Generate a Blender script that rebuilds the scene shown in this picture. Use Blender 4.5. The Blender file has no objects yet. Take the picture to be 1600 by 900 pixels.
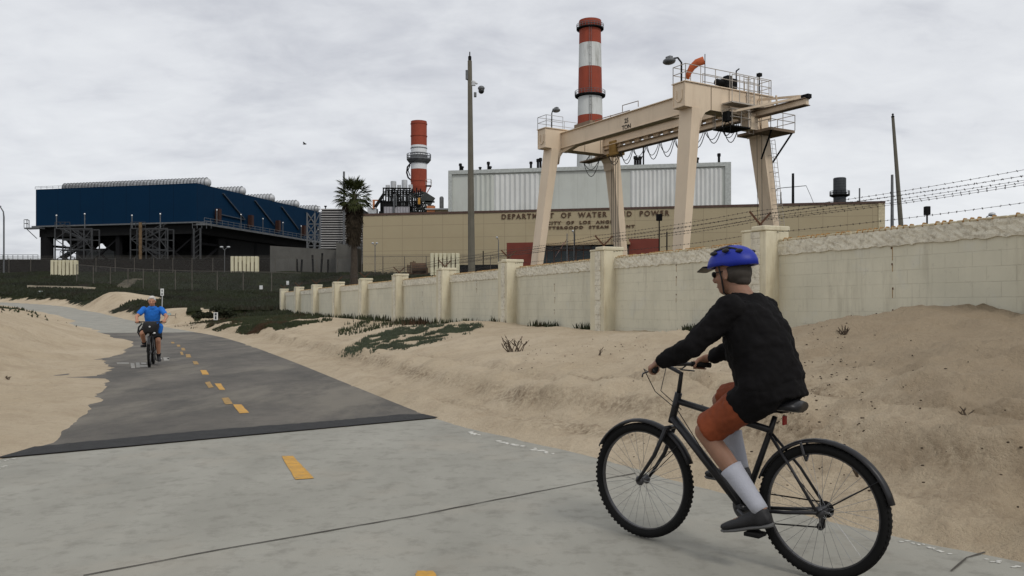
import bpy, bmesh, math, random
import numpy as np
from mathutils import Vector, Matrix
random.seed(7); RNG = np.random.default_rng(7)
PI = math.pi
S = bpy.context.scene
C = S.collection

# ------------------------------------------------------------------ camera
CAMZ = 1.42
F = 1300.0
HY = 478.0
cam = bpy.data.cameras.new('camera'); co = bpy.data.objects.new('camera', cam); C.objects.link(co)
co.location = (0, 0, CAMZ); co.rotation_euler = (PI/2, 0, 0)
cam.sensor_width = 36; cam.lens = F/1600*36; cam.shift_y = (HY-450)/1600
cam.clip_start = .05; cam.clip_end = 6000
S.camera = co
# ------------------------------------------------------------------ world
SUN_EL = math.radians(44); SUN_AZ = math.radians(146)   # azimuth of the sun, clockwise from +Y
w = bpy.data.worlds.new('World'); S.world = w; w.use_nodes = True
nt = w.node_tree; N = nt.nodes; L = nt.links
N.clear()
out = N.new('ShaderNodeOutputWorld'); bg = N.new('ShaderNodeBackground'); L.new(bg.outputs[0], out.inputs[0])
sky = N.new('ShaderNodeTexSky'); sky.sky_type = 'NISHITA'; sky.sun_disc = False
sky.sun_elevation = SUN_EL; sky.sun_rotation = SUN_AZ
tc = N.new('ShaderNodeTexCoord'); sep = N.new('ShaderNodeSeparateXYZ'); L.new(tc.outputs['Generated'], sep.inputs[0])
def wm(op, a, b=None, c=None):
    n = N.new('ShaderNodeMath'); n.operation = op
    for i, v in enumerate((a, b, c)):
        if v is None: continue
        if isinstance(v, (int, float)): n.inputs[i].default_value = v
        else: L.new(v, n.inputs[i])
    return n.outputs[0]
zz = wm('ADD', wm('MAXIMUM', sep.outputs[2], 0.0), .26)
cx = N.new('ShaderNodeCombineXYZ')
L.new(wm('DIVIDE', sep.outputs[0], zz), cx.inputs[0]); L.new(wm('DIVIDE', sep.outputs[1], zz), cx.inputs[1])
def wnoise(scale, detail, rough, off=0, dist=0.0):
    mp = N.new('ShaderNodeMapping'); mp.inputs['Location'].default_value = (off, off*.7, 0)
    mp.inputs['Scale'].default_value = (1.0, 1.35, 1)
    L.new(cx.outputs[0], mp.inputs[0])
    n = N.new('ShaderNodeTexNoise'); n.inputs['Scale'].default_value = scale; n.inputs['Detail'].default_value = detail
    n.inputs['Roughness'].default_value = rough; n.inputs['Distortion'].default_value = dist
    L.new(mp.outputs[0], n.inputs['Vector']); return n.outputs['Fac']
n1 = wnoise(.8, 3, .5, 3.1, .3); n2 = wnoise(3.2, 6, .55, 9.4, .35); n3 = wnoise(9.0, 5, .55, 1.2, .4)
mixv = wm('ADD', wm('ADD', wm('MULTIPLY', n1, .45), wm('MULTIPLY', n2, .38)), wm('MULTIPLY', n3, .17))
# thinner cloud higher and to the upper right, heavier low on the left
mixv = wm('ADD', mixv, wm('MULTIPLY', sep.outputs[0], .05))
mixv = wm('ADD', mixv, wm('MULTIPLY', sep.outputs[2], .12))
cr = N.new('ShaderNodeValToRGB'); L.new(mixv, cr.inputs[0])
e = cr.color_ramp.elements
e[0].position = .36; e[0].color = (.49, .505, .55, 1)
e[1].position = .66; e[1].color = (.755, .77, .79, 1)
m = cr.color_ramp.elements.new(.5); m.color = (.655, .67, .70, 1)
vm = N.new('ShaderNodeVectorMath'); vm.operation = 'SCALE'; vm.inputs['Scale'].default_value = 11.5; L.new(cr.outputs[0], vm.inputs[0])
mx = N.new('ShaderNodeMix'); mx.data_type = 'RGBA'; mx.inputs[0].default_value = .95
L.new(sky.outputs[0], mx.inputs[6]); L.new(vm.outputs[0], mx.inputs[7]); L.new(mx.outputs[2], bg.inputs[0])
bg.inputs[1].default_value = .1
# ------------------------------------------------------------------ sun
sl = bpy.data.lights.new('sun', 'SUN'); sl.energy = 1.1; sl.angle = math.radians(11); sl.color = (1, .95, .88)
so = bpy.data.objects.new('sun', sl); C.objects.link(so)
sd = Vector((math.sin(SUN_AZ)*math.cos(SUN_EL), math.cos(SUN_AZ)*math.cos(SUN_EL), math.sin(SUN_EL)))
so.rotation_euler = sd.to_track_quat('Z', 'Y').to_euler()
S.view_settings.view_transform = 'Standard'; S.view_settings.look = 'None'
S.view_settings.exposure = 0.0; S.view_settings.gamma = 1.0; S.view_settings.use_curve_mapping = False

# ------------------------------------------------------------------ materials
def nodes(name):
    m = bpy.data.materials.new(name); m.use_nodes = True
    t = m.node_tree; b = t.nodes['Principled BSDF']; return m, t, b
def tn(t, typ, **k):
    n = t.nodes.new(typ)
    for a, v in k.items():
        if a.startswith('i_'):
            n.inputs[a[2:].replace('_', ' ')].default_value = v
        else: setattr(n, a, v)
    return n
def mathn(t, op, a, b=None, clamp=False):
    n = t.nodes.new('ShaderNodeMath'); n.operation = op; n.use_clamp = clamp
    for i, v in enumerate((a, b)):
        if v is None: continue
        if isinstance(v, (int, float)): n.inputs[i].default_value = v
        else: t.links.new(v, n.inputs[i])
    return n.outputs[0]
def noise(t, vec, scale, detail=5, rough=.6, dist=0):
    n = tn(t, 'ShaderNodeTexNoise'); n.inputs['Scale'].default_value = scale; n.inputs['Detail'].default_value = detail
    n.inputs['Roughness'].default_value = rough; n.inputs['Distortion'].default_value = dist
    t.links.new(vec, n.inputs['Vector']); return n.outputs['Fac']
def ramp(t, fac, a, b, ca=(0, 0, 0, 1), cb=(1, 1, 1, 1)):
    r = tn(t, 'ShaderNodeValToRGB'); t.links.new(fac, r.inputs[0])
    r.color_ramp.elements[0].position = a; r.color_ramp.elements[0].color = ca
    r.color_ramp.elements[1].position = b; r.color_ramp.elements[1].color = cb
    return r.outputs[0]
def mixc(t, fac, a, b, mode='MIX'):
    n = tn(t, 'ShaderNodeMix', data_type='RGBA', blend_type=mode)
    for i, v in ((0, fac), (6, a), (7, b)):
        if isinstance(v, (int, float)): n.inputs[i].default_value = v
        elif isinstance(v, tuple): n.inputs[i].default_value = v
        else: t.links.new(v, n.inputs[i])
    return n.outputs[2]
def c4(c): return (c[0], c[1], c[2], 1)
def objco(t): return tn(t, 'ShaderNodeTexCoord').outputs['Object']
def scaled(t, vec, s, rot=(0, 0, 0), loc=(0, 0, 0)):
    mp = tn(t, 'ShaderNodeMapping'); mp.inputs['Scale'].default_value = s; mp.inputs['Rotation'].default_value = rot
    mp.inputs['Location'].default_value = loc
    t.links.new(vec, mp.inputs[0]); return mp.outputs[0]
def bump(t, b, h, strength=.3, dist=.02):
    n = tn(t, 'ShaderNodeBump'); n.inputs['Strength'].default_value = strength; n.inputs['Distance'].default_value = dist
    t.links.new(h, n.inputs['Height']); t.links.new(n.outputs[0], b.inputs['Normal']); return n
_mc = {}
def mat(name, col, rough=.7, metal=0, spec=.3, var=.25, scale=2.0, dirt=None, dirt_amt=.35, streak=0, bmp=.15, bscale=40, grid=None, grid_col=None, gw=.02):
    if name in _mc: return _mc[name]
    m, t, b = nodes(name)
    oc = objco(t)
    n = noise(t, oc, scale, 6, .65)
    lo = c4([c*(1-var) for c in col]); hi = c4([min(1, c*(1+var)) for c in col])
    colr = mixc(t, ramp(t, n, .3, .7), lo, hi)
    if dirt is not None:
        n2 = noise(t, scaled(t, oc, (1, 1, .15 if streak else 1)), scale*2.3, 7, .7)
        colr = mixc(t, mathn(t, 'MULTIPLY', ramp(t, n2, .5, .72), dirt_amt), colr, c4(dirt))
    if grid:
        br = tn(t, 'ShaderNodeTexBrick', offset=grid[2] if len(grid) > 2 else 0.0)
        br.inputs['Scale'].default_value = 1; br.inputs['Mortar Size'].default_value = gw
        br.inputs['Brick Width'].default_value = grid[0]; br.inputs['Row Height'].default_value = grid[1]
        br.inputs['Mortar Smooth'].default_value = .2
        s_ = tn(t, 'ShaderNodeSeparateXYZ'); t.links.new(oc, s_.inputs[0])
        k_ = tn(t, 'ShaderNodeCombineXYZ')
        t.links.new(mathn(t, 'ADD', s_.outputs[0], s_.outputs[1]), k_.inputs[0]); t.links.new(s_.outputs[2], k_.inputs[1])
        t.links.new(k_.outputs[0], br.inputs['Vector'])
        colr = mixc(t, br.outputs['Fac'], colr, c4(grid_col or [c*.6 for c in col]))
    t.links.new(colr, b.inputs['Base Color'])
    b.inputs['Roughness'].default_value = rough; b.inputs['Metallic'].default_value = metal
    b.inputs['Specular IOR Level'].default_value = spec
    if bmp: bump(t, b, noise(t, oc, bscale, 4, .6), bmp, .01)
    _mc[name] = m; return m
def emat(name, col, s):
    m, t, b = nodes(name); b.inputs['Base Color'].default_value = c4(col)
    b.inputs['Emission Color'].default_value = c4(col); b.inputs['Emission Strength'].default_value = s; return m

# ------------------------------------------------------------------ mesh helpers
class MB:
    def __init__(s): s.v = []; s.f = []; s.p = []
    def add(s, vs, fs):
        vs = list(vs); fs = list(fs); s.p.append((vs, fs))
        o = len(s.v); s.v += [tuple(p) for p in vs]; s.f += [tuple(i+o for i in f) for f in fs]; return s
    def box(s, c, d, R=None):
        hx, hy, hz = d[0]/2, d[1]/2, d[2]/2; c = Vector(c)
        vs = [Vector((x, y, z)) for x in (-hx, hx) for y in (-hy, hy) for z in (-hz, hz)]
        if R is not None: vs = [R @ p for p in vs]
        return s.add([p+c for p in vs], [(0, 1, 3, 2), (4, 6, 7, 5), (0, 4, 5, 1), (2, 3, 7, 6), (0, 2, 6, 4), (1, 5, 7, 3)])
    def bx(s, x0, x1, y0, y1, z0, z1):
        return s.box(((x0+x1)/2, (y0+y1)/2, (z0+z1)/2), (abs(x1-x0), abs(y1-y0), abs(z1-z0)))
    def beam(s, p, q, w, h, up=(0, 0, 1), w2=None, h2=None):
        p, q = Vector(p), Vector(q); d = (q-p).normalized(); u = Vector(up)
        if abs(d.dot(u)) > .98: u = Vector((1, 0, 0)) if abs(d.x) < .9 else Vector((0, 1, 0))
        a = d.cross(u).normalized(); b = a.cross(d)
        w2 = w if w2 is None else w2; h2 = h if h2 is None else h2
        vs = []
        for c, ww, hh in ((p, w, h), (q, w2, h2)):
            for i, j in ((-1, -1), (1, -1), (1, 1), (-1, 1)): vs.append(c+a*(i*ww/2)+b*(j*hh/2))
        return s.add(vs, [(0, 1, 2, 3), (7, 6, 5, 4), (0, 4, 5, 1), (1, 5, 6, 2), (2, 6, 7, 3), (3, 7, 4, 0)])
    def tube(s, pts, r, n=8, cap=True, closed=False):
        pts = [Vector(p) for p in pts]; rs = r if isinstance(r, (list, tuple)) else [r]*len(pts)
        prev = None; vs = []; m = len(pts)
        for i, p in enumerate(pts):
            if closed: d = (pts[(i+1) % m]-pts[i-1]).normalized()
            else: d = (pts[min(i+1, m-1)]-pts[max(i-1, 0)]).normalized()
            if prev is None:
                u = Vector((0, 0, 1)) if abs(d.z) < .9 else Vector((1, 0, 0)); a = d.cross(u).normalized()
            else: a = (prev-d*prev.dot(d)).normalized()
            prev = a; b = d.cross(a)
            for k in range(n):
                t = 2*PI*k/n; vs.append(p+a*(rs[i]*math.cos(t))+b*(rs[i]*math.sin(t)))
        fs = []
        for i in range(m if closed else m-1):
            j = (i+1) % m
            for k in range(n): fs.append((i*n+k, i*n+(k+1) % n, j*n+(k+1) % n, j*n+k))
        if cap and not closed: fs += [tuple(range(n))[::-1], tuple((m-1)*n+k for k in range(n))]
        return s.add(vs, fs)
    def lathe(s, c, prof, n=24, axis='z', caps=True):
        c = Vector(c); vs = []; m = len(prof)
        for r, z in prof:
            for k in range(n):
                t = 2*PI*k/n
                if axis == 'z': q = Vector((r*math.cos(t), r*math.sin(t), z))
                elif axis == 'x': q = Vector((z, r*math.cos(t), r*math.sin(t)))
                else: q = Vector((r*math.cos(t), z, r*math.sin(t)))
                vs.append(c+q)
        fs = [(i*n+k, i*n+(k+1) % n, (i+1)*n+(k+1) % n, (i+1)*n+k) for i in range(m-1) for k in range(n)]
        if caps: fs += [tuple(range(n))[::-1], tuple((m-1)*n+k for k in range(n))]
        return s.add(vs, fs)
    def ell(s, c, r, R=None, n=12, m=8):
        c = Vector(c); vs = []
        for i in range(m+1):
            ph = PI*(i+.0)/m
            if i in (0, m): ph = max(.001, min(PI-.001, ph))
            for k in range(n):
                t = 2*PI*k/n; q = Vector((r[0]*math.sin(ph)*math.cos(t), r[1]*math.sin(ph)*math.sin(t), r[2]*math.cos(ph)))
                vs.append(c+(R @ q if R is not None else q))
        fs = [(i*n+k, (i+1)*n+k, (i+1)*n+(k+1) % n, i*n+(k+1) % n) for i in range(m) for k in range(n)]
        return s.add(vs, fs)
    def cap(s, p, q, r0, r1, n=14):     # capsule-like limb
        p, q = Vector(p), Vector(q)
        s.tube([p, p.lerp(q, .33), p.lerp(q, .66), q], [r0, r0+(r1-r0)*.33, r0+(r1-r0)*.66, r1], n)
        s.ell(p, (r0,)*3, n=n, m=8); s.ell(q, (r1,)*3, n=n, m=8); return s
    def loft(s, rings, n=20):           # rings: (centre, rx, ry, dir axis a, dir axis b)
        vs = []
        for c, rx, ry, a, b in rings:
            c, a, b = Vector(c), Vector(a), Vector(b)
            for k in range(n):
                t = 2*PI*k/n; vs.append(c+a*(rx*math.cos(t))+b*(ry*math.sin(t)))
        m = len(rings)
        fs = [(i*n+k, i*n+(k+1) % n, (i+1)*n+(k+1) % n, (i+1)*n+k) for i in range(m-1) for k in range(n)]
        fs += [tuple(range(n))[::-1], tuple((m-1)*n+k for k in range(n))]
        return s.add(vs, fs)
    def each(s, name, m, parent=None, **k):      # every added piece becomes a part of its own
        o = None
        for vs, fs in s.p: o = MB().add(vs, fs).build(name, m, parent, **k)
        return o
    def mesh(s, name):
        me = bpy.data.meshes.new(name); me.from_pydata(s.v, [], s.f); me.update(); return me
    def build(s, name, m, parent=None, smooth=False, bevel=0, recalc=True, off=None):
        me = s.mesh(name)
        if recalc:
            b = bmesh.new(); b.from_mesh(me); bmesh.ops.recalc_face_normals(b, faces=b.faces); b.to_mesh(me); b.free()
        if smooth:
            me.polygons.foreach_set('use_smooth', [True]*len(me.polygons))
        o = bpy.data.objects.new(name, me); C.objects.link(o)
        me.materials.append(m)
        if parent is not None: o.parent = parent
        if off is not None: o.location = off
        if bevel:
            bm_ = o.modifiers.new('bevel', 'BEVEL'); bm_.width = bevel; bm_.segments = 2; bm_.limit_method = 'ANGLE'
        return o
def thing(name, label, cat, loc=(0, 0, 0), rz=0, group=None):
    o = bpy.data.objects.new(name, None); C.objects.link(o); o.empty_display_size = .2
    o.location = loc; o.rotation_euler = (0, 0, rz); tag(o, label, cat, group); return o
def tag(o, label=None, cat=None, group=None, kind=None):
    if label: o['label'] = label
    if cat: o['category'] = cat
    if group: o['group'] = group
    if kind: o['kind'] = kind
    return o
def dup(o, parent=None, loc=None, rz=None, label=None):
    c = o.copy(); C.objects.link(c)
    if parent is not None: c.parent = parent
    if loc is not None: c.location = loc
    if rz is not None: c.rotation_euler = (0, 0, rz)
    if label: c['label'] = label
    for ch in [x for x in KIDS(o)]: dup(ch, c)
    return c
def KIDS(o): return [x for x in C.objects if x.parent == o]
def at(px, py, d): return Vector(((px-800)/F*d, d, CAMZ+(HY-py)/F*d))
def gx(px, d): return (px-800)/F*d
def gz(py, d): return CAMZ+(HY-py)/F*d

# ------------------------------------------------------------------ numeric noise
_tab = RNG.random((256, 256))
def vnoise(x, y):
    xi = np.floor(x).astype(int); yi = np.floor(y).astype(int); fx = x-xi; fy = y-yi
    fx = fx*fx*fx*(fx*(fx*6-15)+10); fy = fy*fy*fy*(fy*(fy*6-15)+10)
    g = lambda a, b: _tab[a & 255, b & 255]
    return (g(xi, yi)*(1-fx)+g(xi+1, yi)*fx)*(1-fy)+(g(xi, yi+1)*(1-fx)+g(xi+1, yi+1)*fx)*fy
def fbm(x, y, o=4, g=.5):
    s = 0; a = 1; tot = 0
    for i in range(o):
        s = s+a*(vnoise(x*2**i+i*17.3, y*2**i+i*9.1)-.5); tot += a; a *= g
    return s/tot*2
def sst(t): t = np.clip(t, 0, 1); return t*t*(3-2*t)

# ------------------------------------------------------------------ path and terrain functions
EDGE = [(13, -8), (8.6, -2.0), (5.6, 1.3), (4.2, 2.75), (2.76, 4.5), (2.3, 5.0), (1.53, 6.19), (.75, 7.6), (.1, 8.6), (-1.0, 10.3), (-2.85, 14.5), (-6.3, 22.5), (-11.3, 33.6), (-15.6, 42),
        (-20.2, 49.5), (-26.5, 59), (-32.5, 68), (-41, 80), (-49, 88.5), (-60, 95), (-80, 100), (-120, 105), (-260, 116)]
def dense(P, k=8):
    P = [np.array(p, float) for p in P]; o = []
    for i in range(len(P)-1):
        p0 = P[max(i-1, 0)]; p1 = P[i]; p2 = P[i+1]; p3 = P[min(i+2, len(P)-1)]
        for j in range(k):
            t = j/k
            o.append(.5*((2*p1)+(-p0+p2)*t+(2*p0-5*p1+4*p2-p3)*t*t+(-p0+3*p1-3*p2+p3)*t**3))
    o.append(P[-1]); return np.array(o)
ED = dense(EDGE)
def edge_q(x, y):
    """signed distance from the path's right edge (positive on the path side) """
    sh = x.shape; px = x.ravel(); py = y.ravel(); best = np.full(px.shape, 1e18); sg = np.ones(px.shape)
    for i in range(len(ED)-1):
        a = ED[i]; b = ED[i+1]; d = b-a; L2 = d@d
        t = np.clip(((px-a[0])*d[0]+(py-a[1])*d[1])/L2, 0, 1)
        ex = px-(a[0]+t*d[0]); ey = py-(a[1]+t*d[1]); D = ex*ex+ey*ey
        cr_ = d[0]*ey-d[1]*ex
        mk = D < best; best[mk] = D[mk]; sg[mk] = np.sign(cr_[mk])
    return (np.sqrt(best)*np.where(sg == 0, 1, sg)).reshape(sh)
def zp(y):
    return np.interp(y, [-50, 44, 55, 65, 80, 90, 97, 110, 150, 185, 220, 5000], [0, 0, .14, .42, 1.0, 1.58, 2.0, 2.9, 6.9, 9.2, 9.5, 9.6])
def hill(x, y):
    return np.interp(y, [-50, 30, 45, 60, 75, 90, 110, 130, 150, 185, 220, 5000], [.5, .6, .8, 1.0, 1.25, 2.0, 3.7, 5.7, 7.3, 9.2, 9.5, 9.6])
WX0 = 11.5; WS = .471; WL = math.hypot(1, WS)
def wall_d(x, y): return (WX0-WS*y-x)/WL            # >0 on the path side
def hw(y): return np.interp(y, [-20, 6, 10.6, 11.4, 11.9, 12.9, 14.1, 19.6, 29.2, 40, 48, 60], [1.0, 1.1, 1.20, 1.27, 1.24, 1.02, .88, .86, .68, .74, .72, .6])
def width(y): return np.interp(y, [-10, 7.2, 8.6, 10, 12, 18, 30, 45, 60], [5.0, 4.9, 4.25, 4.17, 4.05, 3.97, 3.9, 4.2, 4.0])
def terrain(x, y, detail=True):
    q = edge_q(x, y); W = width(y); base = zp(y)
    r = -q; wd = wall_d(x, y)
    wy = y+ (wd/WL)*WS                               # y of the nearest wall foot
    nl = fbm(x*.35, y*.35, 4); ns = fbm(x*1.6+40, y*1.6, 4); nf = fbm(x*6+9, y*6, 3)
    # right bank up to the wall
    t = np.clip(r/np.maximum(r+np.maximum(wd, 0), .3), 0, 1)
    bank = hw(wy)*(.25*sst(t*3.2)+.75*sst(t*1.08))
    bank = np.where(wy > 58, np.minimum(.95, .95*sst(r/2.6)), bank)
    bank = bank+(.10*nl+.03*ns)*sst(r/2.5)*sst(wd/1.5+.25)
    # mounds on the right
    for mx_, my_, sx, sy, h in ((6.1, 10.2, 1.5, .9, .06), (4.6, 7.6, 1.3, .9, .16), (-2.0, 24.0, 2.4, 1.2, .22), (-9.5, 36, 2.2, 2.4, .32), (4.2, 10.6, 1.8, .8, .10), (6.0, 10.9, .9, .6, .10), (-38.8, 81.5, 3.4, 3.6, .75)):
        bank = bank+h*np.exp(-((x-mx_)/sx)**2-((y-my_)/sy)**2)*sst(r/1.0)
    # ruts beside the path
    rr = r+.12*ns+.15*nl
    kk = (.55+1.1*np.clip(ns+.35, 0, 1))*(y < 60)*sst((60-y)/15)
    bank = bank+.018*np.clip(fbm(x*9+3, y*9, 2), -.2, .6)*np.exp(-((rr-1.2)/.25)**2)*(y < 45)+(.12*sst((rr-1.12)/.2)*np.exp(-np.clip(rr-1.4, 0, 9)/1.2)-.055*np.exp(-((rr-.98)/.12)**2)-.05*np.exp(-((rr-1.95)/.13)**2)+.05*np.exp(-((rr-.5)/.16)**2)-.035*np.exp(-((rr-.74)/.09)**2))*kk
    ux = (x*-.55+y*.83); vx = (x*.83+y*.55)
    rdg = 1-np.abs(fbm(ux*.55+3, vx*2.1+1, 4))*3.2; rdg = np.clip(rdg, -.4, 1)
    bank = bank+.075*rdg*sst((r-.6)/.8)*sst((x+.5)/3)*sst((20-y)/6)*(.4+.9*np.clip(fbm(x*.4+11, y*.4, 2)+.25, 0, 1))
    near = np.exp(-((y-6)/7)**2)
    foot = np.clip(fbm(x*3.1+5, y*3.1+2, 3), -.3, .5)
    bank = bank+(.055*foot+.014*nf)*sst(r/.6)*(.6+.8*near)
    # left dunes
    l = q-W
    ln = 1.32*sst(l/5.2)+.22*nl*sst(l/2)+.07*ns*sst(l/1)+.016*nf*sst(l/.5)+.05*np.clip(1-np.abs(fbm(x*.9+7, y*1.3, 3))*4, -.3, 1)*sst(l/1.2)
    ln = ln-.25*np.exp(-((y-16)/7)**2)*sst(l/2)
    lw = np.clip(1-(y-62)/12, 0, 1); ln = ln*lw+(.25*sst(l/4)+.12*nl*sst(l/3))*(1-lw)
    for mx_, my_, sx, sy, h in ((-5.9, 8.6, .5, .8, .05),):
        ln = ln+h*np.exp(-((x-mx_)/sx)**2-((y-my_)/sy)**2)
    corridor = base
    right_z = base*(y < 60)+bank+np.where(y >= 60, base, 0)
    # hill takes over well away from the path
    hz_ = hill(x, y)
    wr = sst((r-4)/14)*sst((y-50)/25)
    wr = np.where(wd < 0, 1.0, wr)
    right_z = right_z*(1-wr)+(hz_+.35*fbm(x*.12, y*.12, 3)*sst((y-70)/40))*wr
    lz = base+ln
    wl = sst((l-6)/20)*sst((y-85)/30)
    lz = lz*(1-wl)+hz_*wl
    # edges: sand feathers over the slab
    nedge = .45*fbm(x*.16+2, y*.16, 3)+.10*ns*sst((30-y)/15)
    z = np.where(q < 0, right_z, np.where(l > 0, lz, corridor))
    edge_r = np.clip((.10+.08*ns+.15*nl)-q, 0, None)
    over_l = np.clip(l+.32+1.0*np.clip(nedge, -.3, .4)*sst((y-8)/4)+.03*ns, 0, None)
    inside = (q >= 0) & (l <= 0)
    sink = -.05+np.minimum(edge_r, .3)*.25+np.minimum(over_l*.30, .16)
    z = z+np.where(inside, sink, 0)
    z = np.where(q < 0, z-.05+.25*.10+.04*sst(r/.25)+.03*ns*np.exp(-r/.3), z)
    e_l = np.minimum((.32+1.0*np.clip(nedge, -.3, .4)*sst((y-8)/4))*.30, .16)
    z = np.where(l > 0, z-.05+np.maximum(e_l, 0)*np.exp(-l/.8)+.06*sst(l/.6), z)
    return z, q, r, l, wd, wy
def tz(x, y):
    z = terrain(np.array([float(x)]), np.array([float(y)]))[0]; return float(z[0])

def graded(a, b, c, s0, g):
    o = [c]; v = c
    while v < b: v += s0+g*abs(v-c); o.append(v)
    v = c; lo = []
    while v > a: v -= s0+g*abs(v-c); lo.append(v)
    return np.array(lo[::-1]+o)
gxs = graded(-1500, 1500, 1.0, .055, .0125)
gys = np.concatenate([graded(-25, 3500, 5.0, .055, .0115)])
GX, GY = np.meshgrid(gxs, gys)
TZ, TQ, TR, TL, TWD, TWY = terrain(GX, GY)
nx, ny = len(gxs), len(gys)
me = bpy.data.meshes.new('ground')
me.vertices.add(nx*ny); me.vertices.foreach_set('co', np.stack([GX, GY, TZ], -1).astype(np.float32).ravel())
ii, jj = np.meshgrid(np.arange(nx-1), np.arange(ny-1)); a0 = (jj*nx+ii).ravel()
q4 = np.stack([a0, a0+1, a0+nx+1, a0+nx], -1).astype(np.int32)
me.loops.add(q4.size); me.loops.foreach_set('vertex_index', q4.ravel())
me.polygons.add(len(q4)); me.polygons.foreach_set('loop_start', np.arange(0, q4.size, 4, dtype=np.int32))
me.update(calc_edges=True); me.polygons.foreach_set('use_smooth', np.ones(len(q4), dtype=bool))
# cover attribute: where plants hold the sand
def cover_fn(GX, GY, TR, TL, TWY, TWD):
    nb = fbm(GX*.22+3, GY*.22+8, 4)
    c = np.zeros_like(GX)
    c = np.maximum(c, sst((TR-3.0-6*np.clip(nb, -.4, .6))/2.0)*sst((GY-46)/6)*(TR > 0))
    c = np.maximum(c, sst((TR-.5-1.2*np.clip(nb, -.4, .6))/.8)*sst((GY-60)/5)*(TR > 0))
    c = np.maximum(c, sst((GY-96)/6))
    c = np.maximum(c, sst((GY-86+10*nb)/6)*(TL > 3))
    c = np.maximum(c, (TWD < -.3)*1.0)
    def blob(x, y, sx, sy, rot=0, k=1.0):
        cr_, sr_ = math.cos(rot), math.sin(rot); u = (GX-x)*cr_+(GY-y)*sr_; v = -(GX-x)*sr_+(GY-y)*cr_
        return k*np.clip(1.25-np.sqrt((u/sx)**2+(v/sy)**2)+.9*fbm(GX*.9+x, GY*.9, 3), 0, 1)
    for b in BLOBS: c = np.maximum(c, blob(*b))
    for mx_, my_, sx, sy in ((-38.8, 81.5, 3.6, 3.8), (-35.5, 77, 2.2, 3)):
        c = c*(1-np.clip(1.6*np.exp(-((GX-mx_)/sx)**2-((GY-my_)/sy)**2)*(1+.8*nb), 0, 1))
    # sandy dune in front of the bank, bare
    return c
BLOBS = [(-12.5, 45, 2.6, 2.0, -.5), (-15.5, 50, 4, 2.5, -.5), (-26, 36, 2.0, 2.2, 0)]
COV = cover_fn(GX, GY, TR, TL, TWY, TWD)
at_ = me.attributes.new('cover', 'FLOAT', 'POINT'); at_.data.foreach_set('value', COV.astype(np.float32).ravel())
# tyre tracks and trodden sand, plus shade painted into the scarp's colour
RRt = TR+.12*fbm(GX*1.6+40, GY*1.6, 4)+.15*fbm(GX*.35, GY*.35, 4)
for k_ in range(420):
    if k_ < 230: fx_, fy_ = RNG.uniform(1.5, 7.5), RNG.uniform(4.5, 12)
    elif k_ < 330: fx_, fy_ = RNG.uniform(-9, 2), RNG.uniform(10, 24)
    else: fx_, fy_ = RNG.uniform(-16, -5), RNG.uniform(8, 26)
    rr_ = RNG.uniform(.07, .15); i0, i1 = np.searchsorted(gxs, [fx_-.6, fx_+.6]); j0, j1 = np.searchsorted(gys, [fy_-.6, fy_+.6])
    sl_ = (slice(j0, j1), slice(i0, i1)); ok_ = (TR[sl_] > .25) | (TL[sl_] > .4)
    an_ = RNG.uniform(0, 3.1); u_ = (GX[sl_]-fx_)*math.cos(an_)+(GY[sl_]-fy_)*math.sin(an_); v_ = -(GX[sl_]-fx_)*math.sin(an_)+(GY[sl_]-fy_)*math.cos(an_)
    e2_ = (u_/rr_/1.5)**2+(v_/rr_)**2; TZ[sl_] += ok_*(-.035*np.exp(-e2_*1.4)+.016*np.exp(-(np.sqrt(e2_)-1.3)**2*5))
RRn = TR+.05*fbm(GX*1.1, GY*1.1, 3)
for c_, w_, dp_ in ((.60, .09, .04), (.86, .07, .03), (1.95, .09, .045)):
    TZ -= dp_*np.exp(-((RRn-c_)/w_)**2)*(TR > .15)*sst((16-GY)/5)
    TZ += dp_*.5*np.exp(-((RRn-c_-.17)/.06)**2)*(TR > .15)*sst((16-GY)/5)
_co = np.stack([GX, GY, TZ], -1).astype(np.float32).ravel(); me.vertices.foreach_set('co', _co)
TRK_SHADE = np.clip((.8*np.exp(-((RRn-.60)/.12)**2)*sst((12-GY)/4)+.9*np.exp(-((RRn-1.97)/.11)**2)*sst((12-GY)/4)+np.exp(-((RRt-1.18)/.11)**2)+.6*np.exp(-((RRt-1.95)/.14)**2)+.5*np.exp(-((RRt-.74)/.1)**2))*(TR > 0)*(.4+1.4*np.clip(fbm(GX*1.1, GY*1.1+7, 3)+.2, 0, 1)), 0, 1)
at2 = me.attributes.new('track_shade', 'FLOAT', 'POINT'); at2.data.foreach_set('value', TRK_SHADE.astype(np.float32).ravel())
BRN = sst((GX-.8)/4.0)*sst((16-GY)/6)*(TR > .1)  # browner sand tone towards the near right
at3 = me.attributes.new('brown_sand', 'FLOAT', 'POINT'); at3.data.foreach_set('value', BRN.astype(np.float32).ravel())
ground = bpy.data.objects.new('ground', me); C.objects.link(ground); tag(ground, kind='structure')

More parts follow.
